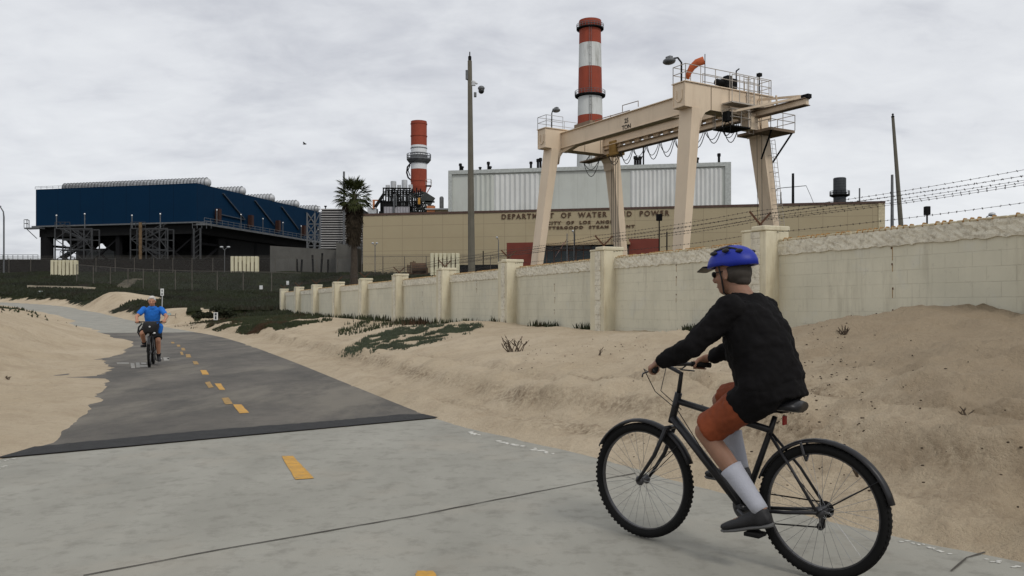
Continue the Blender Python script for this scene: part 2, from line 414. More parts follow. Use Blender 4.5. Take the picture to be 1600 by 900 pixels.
m, t, b = nodes('sand_and_turf'); pos = tn(t, 'ShaderNodeNewGeometry').outputs['Position']
n1 = noise(t, pos, .35, 5, .6); n2 = noise(t, scaled(t, pos, (1, 1, 1)), 2.2, 8, .68); n3 = noise(t, pos, 90, 3, .7); n4 = noise(t, pos, 14, 5, .65)
sand = mixc(t, ramp(t, n1, .35, .65), (.43, .350, .245, 1), (.51, .425, .310, 1))
sand = mixc(t, mathn(t, 'MULTIPLY', ramp(t, n2, .48, .70), .45), sand, (.32, .245, .17, 1))
sand = mixc(t, mathn(t, 'MULTIPLY', ramp(t, n4, .52, .68), .22), sand, (.28, .21, .145, 1))
sand = mixc(t, mathn(t, 'MULTIPLY', ramp(t, n3, .45, .75), .35), sand, (.27, .21, .15, 1))
tr = tn(t, 'ShaderNodeAttribute', attribute_name='track_shade').outputs['Fac']
sand = mixc(t, mathn(t, 'MULTIPLY', mathn(t, 'MULTIPLY', tr, ramp(t, n4, .4, .6)), .75), sand, (.17, .125, .08, 1))
dp = tn(t, 'ShaderNodeAttribute', attribute_name='brown_sand').outputs['Fac']
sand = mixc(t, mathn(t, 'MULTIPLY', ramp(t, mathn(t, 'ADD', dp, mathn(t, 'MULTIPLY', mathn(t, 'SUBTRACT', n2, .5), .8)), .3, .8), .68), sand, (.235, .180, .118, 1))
g1 = noise(t, pos, .13, 5, .6); g2 = noise(t, pos, 1.6, 6, .7)
turf = mixc(t, ramp(t, g1, .4, .6), (.013, .017, .006, 1), (.026, .031, .010, 1))
turf = mixc(t, mathn(t, 'MULTIPLY', ramp(t, noise(t, pos, .09, 4, .6), .5, .62), .8), turf, (.018, .011, .007, 1))
turf = mixc(t, ramp(t, g2, .35, .75), turf, (.007, .008, .004, 1))
cov = tn(t, 'ShaderNodeAttribute', attribute_name='cover').outputs['Fac']
fac = ramp(t, mathn(t, 'ADD', mathn(t, 'MULTIPLY', cov, 1.0), mathn(t, 'MULTIPLY', mathn(t, 'SUBTRACT', noise(t, pos, 3.0, 6, .7), .5), .9)), .42, .56)
t.links.new(mixc(t, fac, sand, turf), b.inputs['Base Color']); b.inputs['Roughness'].default_value = .95; b.inputs['Specular IOR Level'].default_value = .1
hsum = mathn(t, 'ADD', mathn(t, 'MULTIPLY', n4, .8), mathn(t, 'ADD', mathn(t, 'MULTIPLY', n3, .22), mathn(t, 'MULTIPLY', n2, 1.0)))
bump(t, b, hsum, .9, .06)
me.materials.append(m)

# ------------------------------------------------------------------ the bike path: sheets draped on the path level
def offpt(i, d):
    a = ED[max(i-1, 0)]; c = ED[min(i+1, len(ED)-1)]; dd = c-a; dd = dd/np.linalg.norm(dd); nrm = np.array([-dd[1], dd[0]])
    return ED[i]+nrm*d
def strip(i0, i1, q0, q1, dz, nq=6, skew=None):
    vs = []; 
    for i in range(i0, i1+1):
        for k in range(nq+1):
            p = offpt(i, q0+(q1-q0)*k/nq); vs.append((p[0], p[1], float(zp(p[1]))+dz))
    n = nq+1
    fs = [(i*n+k, i*n+k+1, (i+1)*n+k+1, (i+1)*n+k) for i in range(i1-i0) for k in range(nq)]
    return MB().add(vs, fs)
# split the ribbon at joint lines so asphalt and concrete meet on real edges
J1 = ((-4.9, 7.62), (-1.05, 10.42))                       # concrete to asphalt joint, left to right ends
J2 = ((-20.2, 43.9), (-16.8, 44.6))
def side(p, j): return (j[1][0]-j[0][0])*(p[1]-j[0][1])-(j[1][1]-j[0][1])*(p[0]-j[0][0])
def ribbon(name, m, lo=None, hi=None, ext=0, dz=0.0, q0=-.12, q1=5.0, thick=.0):
    st = strip(0, len(ED)-1, q0, q1, dz, 10)
    me = st.mesh(name); bm = bmesh.new(); bm.from_mesh(me)
    def cut(j, keep_far):
        d = Vector((j[1][0]-j[0][0], j[1][1]-j[0][1], 0)); nrm = Vector((-d.y, d.x, 0)).normalized()
        if not keep_far: nrm = -nrm
        bmesh.ops.bisect_plane(bm, geom=bm.verts[:]+bm.edges[:]+bm.faces[:], plane_co=(j[0][0], j[0][1], 0), plane_no=nrm, clear_inner=True)
    if lo: cut(lo, True)
    if hi: cut(hi, False)
    bm.to_mesh(me); bm.free()
    o = bpy.data.objects.new(name, me); C.objects.link(o); me.materials.append(m); tag(o, kind='structure'); return o
# concrete
m_con, t, b = nodes('broomed_concrete'); pos = tn(t, 'ShaderNodeNewGeometry').outputs['Position']
n1 = noise(t, scaled(t, pos, (1, .45, 1), (0, 0, .55)), 1.3, 6, .62); n2 = noise(t, pos, 5.5, 8, .72); n3 = noise(t, pos, 160, 2, .6); n4 = noise(t, scaled(t, pos, (1, 6, 1), (0, 0, .55)), 30, 3, .6)
cc = mixc(t, ramp(t, n1, .32, .68), (.248, .240, .206, 1), (.325, .314, .272, 1))
cc = mixc(t, mathn(t, 'MULTIPLY', ramp(t, n2, .50, .68), .55), cc, (.150, .140, .117, 1))
cc = mixc(t, mathn(t, 'MULTIPLY', ramp(t, noise(t, pos, .8, 4, .6), .52, .66), .28), cc, (.36, .32, .26, 1))
cc = mixc(t, mathn(t, 'MULTIPLY', ramp(t, n3, .4, .8), .22), cc, (.14, .138, .125, 1))
t.links.new(cc, b.inputs['Base Color']); b.inputs['Roughness'].default_value = .8; b.inputs['Specular IOR Level'].default_value = .25
bump(t, b, mathn(t, 'ADD', mathn(t, 'MULTIPLY', n4, .4), mathn(t, 'ADD', n3, n2)), .25, .006)
# asphalt
m_asp, t, b = nodes('worn_asphalt'); pos = tn(t, 'ShaderNodeNewGeometry').outputs['Position']
n1 = noise(t, scaled(t, pos, (1, .5, 1), (0, 0, .4)), .9, 6, .65); n2 = noise(t, pos, 3.2, 7, .7); n3 = noise(t, pos, 220, 2, .6); ns_ = noise(t, scaled(t, pos, (1, .35, 1), (0, 0, .4)), .55, 7, .68)
cc = mixc(t, ramp(t, n1, .35, .65), (.068, .063, .056, 1), (.130, .117, .100, 1))
cc = mixc(t, mathn(t, 'MULTIPLY', ramp(t, n2, .5, .72), .55), cc, (.040, .038, .036, 1))
cc = mixc(t, mathn(t, 'MULTIPLY', ramp(t, ns_, .50, .62), .6), cc, (.20, .18, .145, 1))
cc = mixc(t, mathn(t, 'MULTIPLY', ramp(t, n3, .5, .8), .5), cc, (.24, .225, .2, 1))
t.links.new(cc, b.inputs['Base Color']); b.inputs['Roughness'].default_value = .85; b.inputs['Specular IOR Level'].default_value = .25
bump(t, b, n3, .5, .006)
m_new = mat('fresh_asphalt', (.022, .022, .022), .8, var=.35, scale=6, bmp=.5, bscale=180)
m_yel = mat('worn_yellow_paint', (.50, .27, .045), .7, var=.2, scale=8, dirt=(.20, .17, .12), dirt_amt=.75, bmp=.2)
m_wht = mat('worn_white_paint', (.27, .26, .235), .7, var=.3, scale=6, dirt=(.11, .10, .09), dirt_amt=.98)
m_yel2 = mat('very_worn_yellow_paint', (.33, .20, .06), .75, var=.3, scale=9, dirt=(.11, .10, .085), dirt_amt=.98, bmp=.2)
m_joint = mat('joint_dark', (.075, .068, .058), .95)
JA = J1; dj = Vector((J1[1][0]-J1[0][0], J1[1][1]-J1[0][1])).normalized(); nj = Vector((-dj.y, dj.x))
def jshift(j, s): return ((j[0][0]+nj.x*s, j[0][1]+nj.y*s), (j[1][0]+nj.x*s, j[1][1]+nj.y*s))
ribbon('concrete_path', m_con, hi=J1)
ribbon('asphalt_path', m_asp, lo=J1, hi=J2, dz=.006)
_mb = MB(); _vs = []; _n = 130; _A = Vector((J1[0][0], J1[0][1]))-dj*2.2; _Ln = (Vector(J1[1])-_A).length+.16
for k_ in range(_n+1):
    p_ = _A+dj*(_Ln*k_/_n); f_ = k_/_n
    en = max(0, 1-(1-f_)*_n/5)
    far_ = .56+.05*math.sin(f_*13)+random.uniform(-.022, .022)-.18*en
    q_ = p_+nj*(random.uniform(-.004, .004)+.02*en); r_ = p_+nj*far_
    _vs += [(q_.x, q_.y, .013), (r_.x, r_.y, .013)]
tag(_mb.add(_vs, [(2*k_, 2*k_+2, 2*k_+3, 2*k_+1) for k_ in range(_n)]).build('asphalt_patch', m_new), kind='structure')
ribbon('far_concrete_path', m_con, lo=J2, dz=.004)
# cracks / joints: thin dark ribbons
def groundline(name, pts, wdt, m, dz, jag=0.0, kind='structure'):
    mb = MB(); P = []
    for (a, b_) in zip(pts[:-1], pts[1:]):
        n = max(2, int(math.dist(a, b_)/.12))
        for k in range(n): P.append((a[0]+(b_[0]-a[0])*k/n, a[1]+(b_[1]-a[1])*k/n))
    P.append(pts[-1]); vs = []
    for i, p in enumerate(P):
        a = P[max(i-1, 0)]; c = P[min(i+1, len(P)-1)]; d = Vector((c[0]-a[0], c[1]-a[1])).normalized(); nn = Vector((-d.y, d.x))
        j = random.uniform(-jag, jag); ww = wdt*(1+random.uniform(-.4, .4)*(1 if jag else 0))
        vs += [(p[0]+nn.x*(j+ww/2), p[1]+nn.y*(j+ww/2), float(zp(p[1]))+dz), (p[0]+nn.x*(j-ww/2), p[1]+nn.y*(j-ww/2), float(zp(p[1]))+dz)]
    fs = [(2*i, 2*i+1, 2*i+3, 2*i+2) for i in range(len(P)-1)]
    o = mb.add(vs, fs).build(name, m); tag(o, kind=kind); return o
def gp(px, py): d = CAMZ*F/(py-HY); return (gx(px, d), d)
groundline('expansion_joint', [gp(130, 900), gp(330, 862), gp(640, 808), gp(925, 752), (1.05, 7.05)], .014, m_joint, .005, .004)
groundline('expansion_joint', [gp(1485, 893), gp(1510, 872), gp(1545, 862)], .012, m_joint, .005, .004)
groundline('expansion_joint', [(-4.2, 3.2), (.5, 4.0), (3.4, 4.45)][:2], .02, m_joint, .005, .003)
# lane dashes (quads in plan) : near, far end px of the left/right sides
def dash(name, quad, m, dz=.012):
    P = [gp(*q) for q in quad]; mb = MB(); n = 8; vs = []
    for k in range(n+1):
        f = k/n
        jl, jr = random.uniform(-.005, .005), random.uniform(-.005, .005)
        a = (P[0][0]*(1-f)+P[3][0]*f+jl, P[0][1]*(1-f)+P[3][1]*f); b_ = (P[1][0]*(1-f)+P[2][0]*f+jr, P[1][1]*(1-f)+P[2][1]*f)
        vs += [(a[0], a[1], dz), (b_[0], b_[1], dz)]
    o = mb.add(vs, [(2*i, 2*i+1, 2*i+3, 2*i+2) for i in range(n)]).build(name, m); tag(o, kind='structure')
D0 = .005; DA = .011
dash('lane_dash', [(462, 750), (491, 748), (458, 713), (440, 713)], m_yel, D0)
dash('lane_dash', [(646, 905), (686, 905), (676, 893), (652, 893)], m_yel, D0)
dash('lane_dash', [(374, 647), (389, 646), (377, 633), (364, 633)], m_yel, DA)
dash('lane_dash', [(343, 610), (352, 610), (345, 600), (335, 600)], m_yel, DA)
dash('lane_dash', [(326, 607), (334, 606), (328, 597), (320, 598)], m_yel2, DA)
dash('lane_dash', [(316, 586), (327, 586), (322, 579), (313, 579)], m_yel, DA)
dash('lane_dash', [(303, 570), (311, 570), (308, 565), (301, 565)], m_yel2, DA)
dash('lane_dash', [(291, 559), (299, 559), (297, 554), (290, 554)], m_yel2, DA)
dash('lane_dash', [(283, 555), (287, 555), (285, 550), (281, 550)], m_yel2, DA)
dash('lane_dash', [(284, 548), (290, 548), (288, 544), (283, 544)], m_yel2, DA)
dash('lane_dash', [(277, 542), (282, 542), (281, 539), (276, 539)], m_yel2, DA)
dash('lane_dash', [(268, 537), (273, 537), (272, 534.5), (267, 534.5)], m_yel2, DA)
dash('lane_dash', [(352, 633), (364, 632), (357, 622), (346, 623)], m_yel2, DA)
# worn stencil on the asphalt near the cyclist : broken strokes
for (x0, x1, y0, y1) in ((205, 211, 576, 568), (213, 219, 575, 567), (219, 231, 574, 571), (221, 229, 569.5, 567), (183, 202, 569, 567), (256, 265, 564, 559), (250, 254, 562, 560), (262, 266, 562, 560)):
    dash('worn_stencil', [(x0, y0), (x1, y0), (x1-1, y1), (x0-1, y1)], m_wht, DA)
# spilled white crust along the slab's edge
m_crust = mat('white_crust', (.50, .49, .45), .9, var=.15, scale=9, bmp=.4)
for a, b_ in (((733, 676), (746, 680)), ((778, 690), (812, 697)), ((833, 702), (862, 709)), ((0, 722), (28, 716)), ((-20, 742), (14, 728)), ((1405, 845), (1450, 855)), ((1450, 856), (1480, 864)), ((1540, 876), (1600, 888))):
    A = gp(*a); B = gp(*b_); mb = MB()
    for k in range(7):
        f = k/6; x = A[0]*(1-f)+B[0]*f+random.uniform(-.03, .03); y = A[1]*(1-f)+B[1]*f+random.uniform(-.03, .03)
        s_ = .024*(1 if a[0] < 1000 and a[0] > 100 else .45)
        mb.ell((x, y, max(0.003, tz(x, y))), (random.uniform(.8, 2)*s_, random.uniform(.6, 1.3)*s_, s_*.3), n=8, m=5)
    tag(mb.build('cement_spill', m_crust, smooth=True), kind='structure')
exec_order = 'STRUCTURE'

# ================================================================== boundary wall
m, t, b = nodes('painted_block'); oc = objco(t)
br = tn(t, 'ShaderNodeTexBrick', offset=.5); br.inputs['Scale'].default_value = 1; br.inputs['Mortar Size'].default_value = .006; br.inputs['Brick Width'].default_value = .406; br.inputs['Row Height'].default_value = .203; br.inputs['Mortar Smooth'].default_value = .3
s_ = tn(t, 'ShaderNodeSeparateXYZ'); t.links.new(oc, s_.inputs[0]); k_ = tn(t, 'ShaderNodeCombineXYZ'); t.links.new(s_.outputs[0], k_.inputs[0]); t.links.new(mathn(t, 'ADD', s_.outputs[2], .09), k_.inputs[1]); t.links.new(k_.outputs[0], br.inputs['Vector'])
n1 = noise(t, oc, .7, 6, .65); n2 = noise(t, scaled(t, oc, (1, 1, .18)), 2.6, 7, .7); n3 = noise(t, oc, 60, 3, .6); n5 = noise(t, oc, 1.7, 4, .6)
cc = mixc(t, ramp(t, n1, .35, .65), (.56, .535, .425, 1), (.66, .625, .495, 1))
cc = mixc(t, mathn(t, 'MULTIPLY', ramp(t, n2, .52, .72), .35), cc, (.38, .35, .26, 1))
cc = mixc(t, mathn(t, 'MULTIPLY', ramp(t, n5, .58, .66), .25), cc, (.56, .56, .51, 1))
jf = mathn(t, 'MULTIPLY', br.outputs['Fac'], ramp(t, noise(t, oc, 2.2, 4, .7), .38, .62))
cc = mixc(t, mathn(t, 'MULTIPLY', jf, .28), cc, (.26, .235, .18, 1))
bay = mathn(t, 'MULTIPLY', mathn(t, 'ABSOLUTE', mathn(t, 'SUBTRACT', mathn(t, 'FRACT', mathn(t, 'ADD', mathn(t, 'DIVIDE', mathn(t, 'SUBTRACT', s_.outputs[0], 6.55), 5.272), .5)), .5)), 5.272)
cc = mixc(t, mathn(t, 'MULTIPLY', mathn(t, 'MULTIPLY', ramp(t, bay, .25, .62, (1, 1, 1, 1), (0, 0, 0, 1)), ramp(t, n2, .35, .6)), .45), cc, (.46, .385, .25, 1))
cc = mixc(t, mathn(t, 'MULTIPLY', ramp(t, noise(t, scaled(t, oc, (1, 1, .10)), 5.5, 5, .7), .56, .70), .35), cc, (.33, .30, .23, 1))
cc = mixc(t, mathn(t, 'MULTIPLY', ramp(t, noise(t, oc, 7, 6, .7), .60, .68), .3), cc, (.36, .33, .27, 1))
# rust runs below the weep holes at the ends of each panel
t.links.new(cc, b.inputs['Base Color']); b.inputs['Roughness'].default_value = .8; b.inputs['Specular IOR Level'].default_value = .2
bump(t, b, mathn(t, 'SUBTRACT', mathn(t, 'MULTIPLY', n3, .25), mathn(t, 'MULTIPLY', br.outputs['Fac'], .8)), .5, .006)
m_block = m
m_pier = mat('cream_plaster', (.62, .57, .425), .8, var=.12, scale=1.5, dirt=(.33, .25, .13), dirt_amt=.55, streak=1, bmp=.25, bscale=30)
m, t, b = nodes('roughcast'); oc = objco(t)
n1 = noise(t, oc, 11, 8, .75); n2 = noise(t, oc, 1.2, 4, .6)
cc = mixc(t, ramp(t, n1, .36, .52), (.47, .43, .34, 1), (.72, .675, .55, 1)); cc = mixc(t, mathn(t, 'MULTIPLY', ramp(t, n2, .45, .7), .3), cc, (.30, .27, .21, 1))
t.links.new(cc, b.inputs['Base Color']); b.inputs['Roughness'].default_value = .9
bump(t, b, n1, .8, .03); m_rough = m
m_rust = mat('rust', (.085, .04, .022), .85, var=.5, scale=9)
m_rusty = mat('rusty_yellow', (.30, .17, .06), .85, var=.5, scale=14)
m_cap = mat('coping_plaster', (.52, .46, .32), .85, var=.18, scale=3, dirt=(.30, .17, .07), dirt_amt=.7, bmp=.4, bscale=20)
# wall frame: local x runs along the wall away from the camera, local y towards the plant
UY = 1/WL; UX = -WS/WL
def wy2w(u, v=0, z=0):     # u in metres of y (depth)
    return Vector((WX0-WS*u+v/WL, u+v*WS/WL, z))
W0 = wy2w(4.0); WRZ = math.atan2(UY, UX)
wall = thing('boundary_wall', 'long cream block wall with square piers and rough plaster band, rising from the sand', 'wall', (W0.x, W0.y, 0), WRZ)
def lu(d): return (d-4.0)*WL          # depth -> local x
def ztop(d): return 2.545-.0046*(d-12.4)
POST = [5.16]+[9.93+4.77*k for k in range(0, 11)]
# in local coords path side is +y (left of travel away): check sign
SG = 1
PW = .62; PP = .40
for i, d in enumerate(POST):
    x = lu(d); zt = ztop(d)+.27; last = (i == len(POST)-1)
    pw = PW if not last else .5
    mb = MB(); mb.bx(x-pw/2, x+pw/2, SG*-.12, SG*PP, -.3, zt-.09); 
    o = mb.build('pier', m_pier, wall, bevel=.015)
    MB().bx(x-pw/2-.012, x+.02, -.14, PP+.035, zt-.088, zt).build('pier_cap', m_pier, o, bevel=.02)
    MB().bx(x+.022, x+pw/2+.006, -.14, PP+.012, zt-.088, zt-.05).build('pier_cap', m_pier, o, bevel=.012)
    # roughcast strip let into the front face
    mb = MB(); nz = 22
    for k in range(nz):
        z0 = .2+(zt-.30)*k/nz; z1 = .2+(zt-.30)*(k+1)/nz
        mb.bx(x-.17, x+.06, PP-.01, PP+random.uniform(.008, .03), z0, z1)
    mb.build('roughcast_strip', m_rough, o, bevel=.008)
    if i < len(POST)-1:
        x0 = x+pw/2; x1 = lu(POST[i+1])-PW/2; za = ztop(d+.3); zb = ztop(POST[i+1]-.3)
        mb = MB(); hb = .235
        vs = []
        for xx, zz_ in ((x0, za), (x1, zb)):
            for yy in (-.1, .1): vs += [(xx, yy, -.3), (xx, yy, zz_-hb)]
        mb.add(vs, [(0, 1, 3, 2), (4, 6, 7, 5), (0, 4, 5, 1), (2, 3, 7, 6), (1, 5, 7, 3)])
        p = mb.build('panel', m_block, wall)
        # roughcast band, lumpy
        nx_ = int((x1-x0)/.07); nzb = 5; vs = []; 
        for a in range(nx_+1):
            f = a/nx_; zc = za+(zb-za)*f
            for c_ in range(nzb+1):
                g = c_/nzb
                edge = 0 if c_ not in (0, nzb) else .7
                low = random.uniform(-.018, .012) if c_ == 0 else 0
                vs.append((x0+(x1-x0)*f, .125+random.uniform(-.010, .012)*(1-edge), zc-hb+hb*g+low))
        n = nzb+1; fs = [(a*n+k, a*n+k+1, (a+1)*n+k+1, (a+1)*n+k) for a in range(nx_) for k in range(nzb)]
        # back and top
        base_ = len(vs)
        for a in range(nx_+1):
            f = a/nx_; zc = za+(zb-za)*f; X_ = x0+(x1-x0)*f
            vs += [(X_, -.12, zc), (X_, -.12, zc-hb), (X_, .1, zc-hb-.001)]
        for a in range(nx_):
            A = base_+3*a; B = A+3
            fs += [(a*n+nzb, A, B, (a+1)*n+nzb), (A, A+1, B+1, B), (A+2, a*n, (a+1)*n, B+2)]
        MB().add(vs, fs).build('roughcast_band', m_rough, p, smooth=False)
        mb = MB(); mbr = MB(); k = 0; step = .105
        xx = x0+.03
        mb2 = []
        while xx < x1-.08:
            f = (xx-x0)/(x1-x0); zc = za+(zb-za)*f
            ln_ = step*random.uniform(.7, .95)
            mb.box((xx+ln_/2, .03+random.uniform(-.01, .01), zc+.012), (ln_, .20, random.uniform(.028, .045)))
            if random.random() < .75:
                mbr.tube([(xx-.02, .13, zc+.0), (xx, .08, zc+.045), (xx+.02, .0, zc+.05)], [.012, .015, .010], 5)
            xx += step
        mb.build('coping', m_cap, p, bevel=.01)
        mbr.build('rusty_tie', m_rusty, p)
        # small rusted weep holes and stains near the panel's right end and middle
        if i < 6:
            mb = MB(); rs_ = MB()
            for fx in (x0+.22, (x0+x1)/2):
                for zz_ in (za-.28, za-.52, za-.88, za-1.2):
                    if random.random() < .75:
                        mb.box((fx+random.uniform(-.02, .02), .103, zz_), (.018, .008, .03))
                        rs_.box((fx+random.uniform(-.01, .01), .1015, zz_-random.uniform(.05, .12)), (.008, .004, random.uniform(.06, .2)))
            mb.build('weep_hole', m_rust, p); rs_.build('rust_run', m_rusty, p)
# block return at the wall's far end
# barbed wire on Y brackets
bw = thing('barbed_wire_fence', 'rusty Y brackets on the wall piers carrying strands of barbed wire', 'barbed wire', (W0.x, W0.y, 0), WRZ)
arm = .27
for i, d in enumerate(POST):
    x = lu(d)+.12; z0 = ztop(d)+.27
    mb = MB()
    mb.beam((x, .14, z0-.02), (x, .14, z0+.09), .04, .04)
    for sgn in (-1, 1):
        if i == 8 and sgn == 1: continue
        mb.beam((x, .14, z0+.06), (x, .14+sgn*.24, z0+.06+.22), .035, .012, up=(1, 0, 0))
    mb.build('bracket', m_rust, bw)
m_wire = mat('barbed_wire_steel', (.045, .035, .03), .6, .5, var=.4)
for (v, dz) in ((.14-.235, .275), (.14-.16, .205), (.14-.09, .14), (.14+.235, .275), (.14+.16, .205), (.14+.09, .14), (.14, -.10)):
    mb = MB(); 
    for i in range(len(POST)-1):
        a, c_ = POST[i], POST[i+1]; za, zb = ztop(a)+.27+dz, ztop(c_)+.27+dz; n = 12; pts = []
        sag = random.uniform(.015, .05)
        for k in range(n+1):
            f = k/n; pts.append((lu(a)+(lu(c_)-lu(a))*f+.12, v+.01*math.sin(f*9+i), za+(zb-za)*f-sag*4*f*(1-f)))
        mb.tube(pts, .0026, 4)
        L_ = lu(c_)-lu(a); nb = int(L_/.125)
        for k in range(nb):
            f = (k+.5)/nb; p = Vector((lu(a)+L_*f+.12, v+.01*math.sin(f*9+i), za+(zb-za)*f-sag*4*f*(1-f)))
            for q in range(2):
                dvec = Vector((random.uniform(-.3, .3), random.uniform(-1, 1), random.uniform(-1, 1))).normalized()*.017
                mb.beam(p-dvec, p+dvec, .004, .004)
            mb.tube([p-Vector((.008, 0, 0)), p+Vector((.008, 0, 0))], .0055, 5)
    mb.build('wire_strand', m_wire, bw)

# ================================================================== gantry crane
m_crane = mat('crane_beige_paint', (.68, .55, .405), .55, var=.05, scale=.4, dirt=(.34, .24, .15), dirt_amt=.35, streak=1, bmp=.05)
m_crane2 = mat('crane_brown_trim', (.20, .145, .10), .7, var=.25, scale=1)  # darker brown than the main crane paint
m_rail = mat('weathered_rail_steel', (.42, .38, .33), .6, .2, var=.25, scale=3)
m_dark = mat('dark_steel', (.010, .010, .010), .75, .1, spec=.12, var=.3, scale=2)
m_grey = mat('galvanised_steel', (.13, .135, .14), .55, .4, var=.25, scale=1.5)
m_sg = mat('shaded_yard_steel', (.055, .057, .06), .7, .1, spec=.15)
m_lt = mat('light_grey_metal', (.45, .46, .47), .5, .3, var=.15, scale=1)
m_black = mat('black_cable', (.012, .012, .012), .6, bmp=0)
ANG = math.radians(121); Sx, Sy = math.cos(ANG), math.sin(ANG)
RN = Vector((276*60/1300, 60, 0)); ZB = 1.8; ZT = 17.35
# local frame: x = span (away-left), y = from near leg to far leg?  rotate so local x = span dir; local -y = far legs
crane = thing('gantry_crane', 'tall beige gantry crane with splayed legs, girders and railings behind the wall', 'crane', (RN.x, RN.y, 0), ANG)
SP = 18.0; FW = 7.0
BH = 1.75; BWD = 1.15
def leg(u, sgn, name='leg'):
    # sgn 0: near frame side (y=0) , 1: far (y=-FW); legs splay outwards along y and taper downwards
    y0 = -.15 if sgn == 0 else -FW
    out = (1.2 if u == 0 else 2.1) if sgn == 0 else (-2.6 if u == 0 else -1.7)
    mb = MB(); vs = []
    top = (1.35, .85); bot = (1.0, .55)
    zt_ = ZT-BH+.02
    for (zc, yc, sz) in ((zt_, y0, top), (ZB, y0+out, bot)):
        for i, j in ((-1, -1), (1, -1), (1, 1), (-1, 1)): vs.append((u+i*sz[0]/2, yc+j*sz[1]/2, zc))
    mb.add(vs, [(0, 1, 2, 3), (7, 6, 5, 4), (0, 4, 5, 1), (1, 5, 6, 2), (2, 6, 7, 3), (3, 7, 4, 0)])
    o = mb.build('leg', m_crane, crane)
    MB().box((u, y0+out, ZB-.35), (2.4, 1.3, .7)).build('wheel_bogie', m_dark, o, bevel=.05)
    # knee gusset
    mb = MB(); s_ = -1 if sgn == 0 else 1
    yb = y0+s_*(top[1]/2)
    pr = [(yb-.02*s_, zt_+.01), (yb+s_*1.0, zt_+.01), (yb+s_*.45, zt_-.25), (yb+s_*.12, zt_-.7), (yb-.02*s_, zt_-1.4)]
    vs = [(u-.62, a, b_) for a, b_ in pr]+[(u+.62, a, b_) for a, b_ in pr]; k = len(pr)
    mb.add(vs, [tuple(range(k)), tuple(range(k, 2*k))[::-1]]+[(i, (i+1) % k, k+(i+1) % k, k+i) for i in range(k)])
    mb.build('gusset', m_crane, o)
for u in (0, SP):
    for sg in (0, 1): leg(u, sg)
for u in (0, SP):
    o = MB().bx(u-.62, u+.62, -FW-.9, .9, ZT-BH, ZT).build('end_beam', m_crane, crane, bevel=.03)
    # top plate, end plates with U-shaped rib
    MB().bx(u-.72, u+.72, -FW-1.0, 1.0, ZT+.003, ZT+.07).build('top_plate', m_crane, o)
    mb = MB(); yy = .93
    mb.tube([(u+.28, yy, ZT-.5), (u+.28, yy, ZT-1.15), (u+.12, yy, ZT-1.32), (u-.12, yy, ZT-1.32), (u-.28, yy, ZT-1.15), (u-.28, yy, ZT-.5)], .05, 6)
    mb.bx(u-.62, u+.62, .9, .96, ZT-1.72, ZT-1.64); mb.bx(u-.64, u-.58, .9, .95, ZT-1.7, ZT); mb.bx(u+.58, u+.64, .9, .95, ZT-1.7, ZT)
    mb.build('end_rib', m_crane2 if False else m_crane, o)
    mb = MB()
    for yk in (-1.6, -3.4, -5.2, -6.6):
        for s_ in (-1, 1): mb.bx(u+s_*.62-.015, u+s_*.62+.025, yk-.03, yk+.03, ZT-BH+.03, ZT-.03)
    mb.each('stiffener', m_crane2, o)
# girders
for yk, nm in ((-1.1, 'girder'), (-FW+1.1, 'girder')):
    mb = MB(); z1 = ZT-.35; z0 = z1-(1.3 if yk > -2 else .65)
    mb.bx(.6, SP-.6, yk-.28, yk+.28, z0, z1); g = mb.build('girder', m_crane, crane)
    mb = MB(); mb.bx(.6, SP-.6, yk-.45, yk+.45, z1+.002, z1+.06); mb.bx(.6, SP-.6, yk-.42, yk+.42, z0-.06, z0-.002)
    mb.build('flange', m_crane, g)
    # haunches
    mb = MB()
    for u0, s_ in ((.6, 1), (SP-.6, -1)):
        pr = [(u0, z0-.07), (u0+s_*2.2, z0-.07), (u0+s_*.4, z0-.4), (u0, z0-.4)]
        vs = [(a, yk-.26, b_) for a, b_ in pr]+[(a, yk+.26, b_) for a, b_ in pr]
        mb.add(vs, [(0, 1, 2, 3), (7, 6, 5, 4), (0, 4, 5, 1), (1, 5, 6, 2), (2, 6, 7, 3), (3, 7, 4, 0)])
    mb.each('haunch', m_crane, g)
# trolley runway: lower beam hung below the far girder by blocks, projecting past the right end as cantilever
zr = ZT-1.42; yk = -FW+1.1
run = MB().bx(-5.6, SP+1.0, yk-.14, yk+.14, zr-.40, zr).build('runway_beam', m_crane2 if False else m_crane, crane)
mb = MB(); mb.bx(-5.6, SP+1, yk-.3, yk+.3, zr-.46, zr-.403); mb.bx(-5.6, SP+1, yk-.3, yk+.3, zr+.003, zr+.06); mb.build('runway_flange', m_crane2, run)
mb = MB(); u = 1.0
while u < SP-1: mb.bx(u, u+.62, yk-.16, yk+.16, zr+.063, zr+.355); u += 1.28
mb.each('hanger_block', m_crane, run)

# cantilever bracing past the near end frame
mb = MB()
mb.beam((-.7, -2.6, ZT-1.9), (-5.0, yk, zr+.2), .14, .16); mb.beam((-.7, -3.6, ZT-1.5), (-2.6, yk, zr+.15), .1, .12)
mb.beam((-.7, -FW+.6, ZT-.4), (-5.0, yk, zr+.3), .14, .16); mb.beam((-2.9, yk, zr+.1), (-2.9, yk+.1, zr+.8), .1, .1)
mb.each('cantilever_brace', m_crane, crane)
MB().bx(-5.8, -5.2, yk-.2, yk+.2, zr+.02, zr+.3).build('end_stop', m_dark, crane)
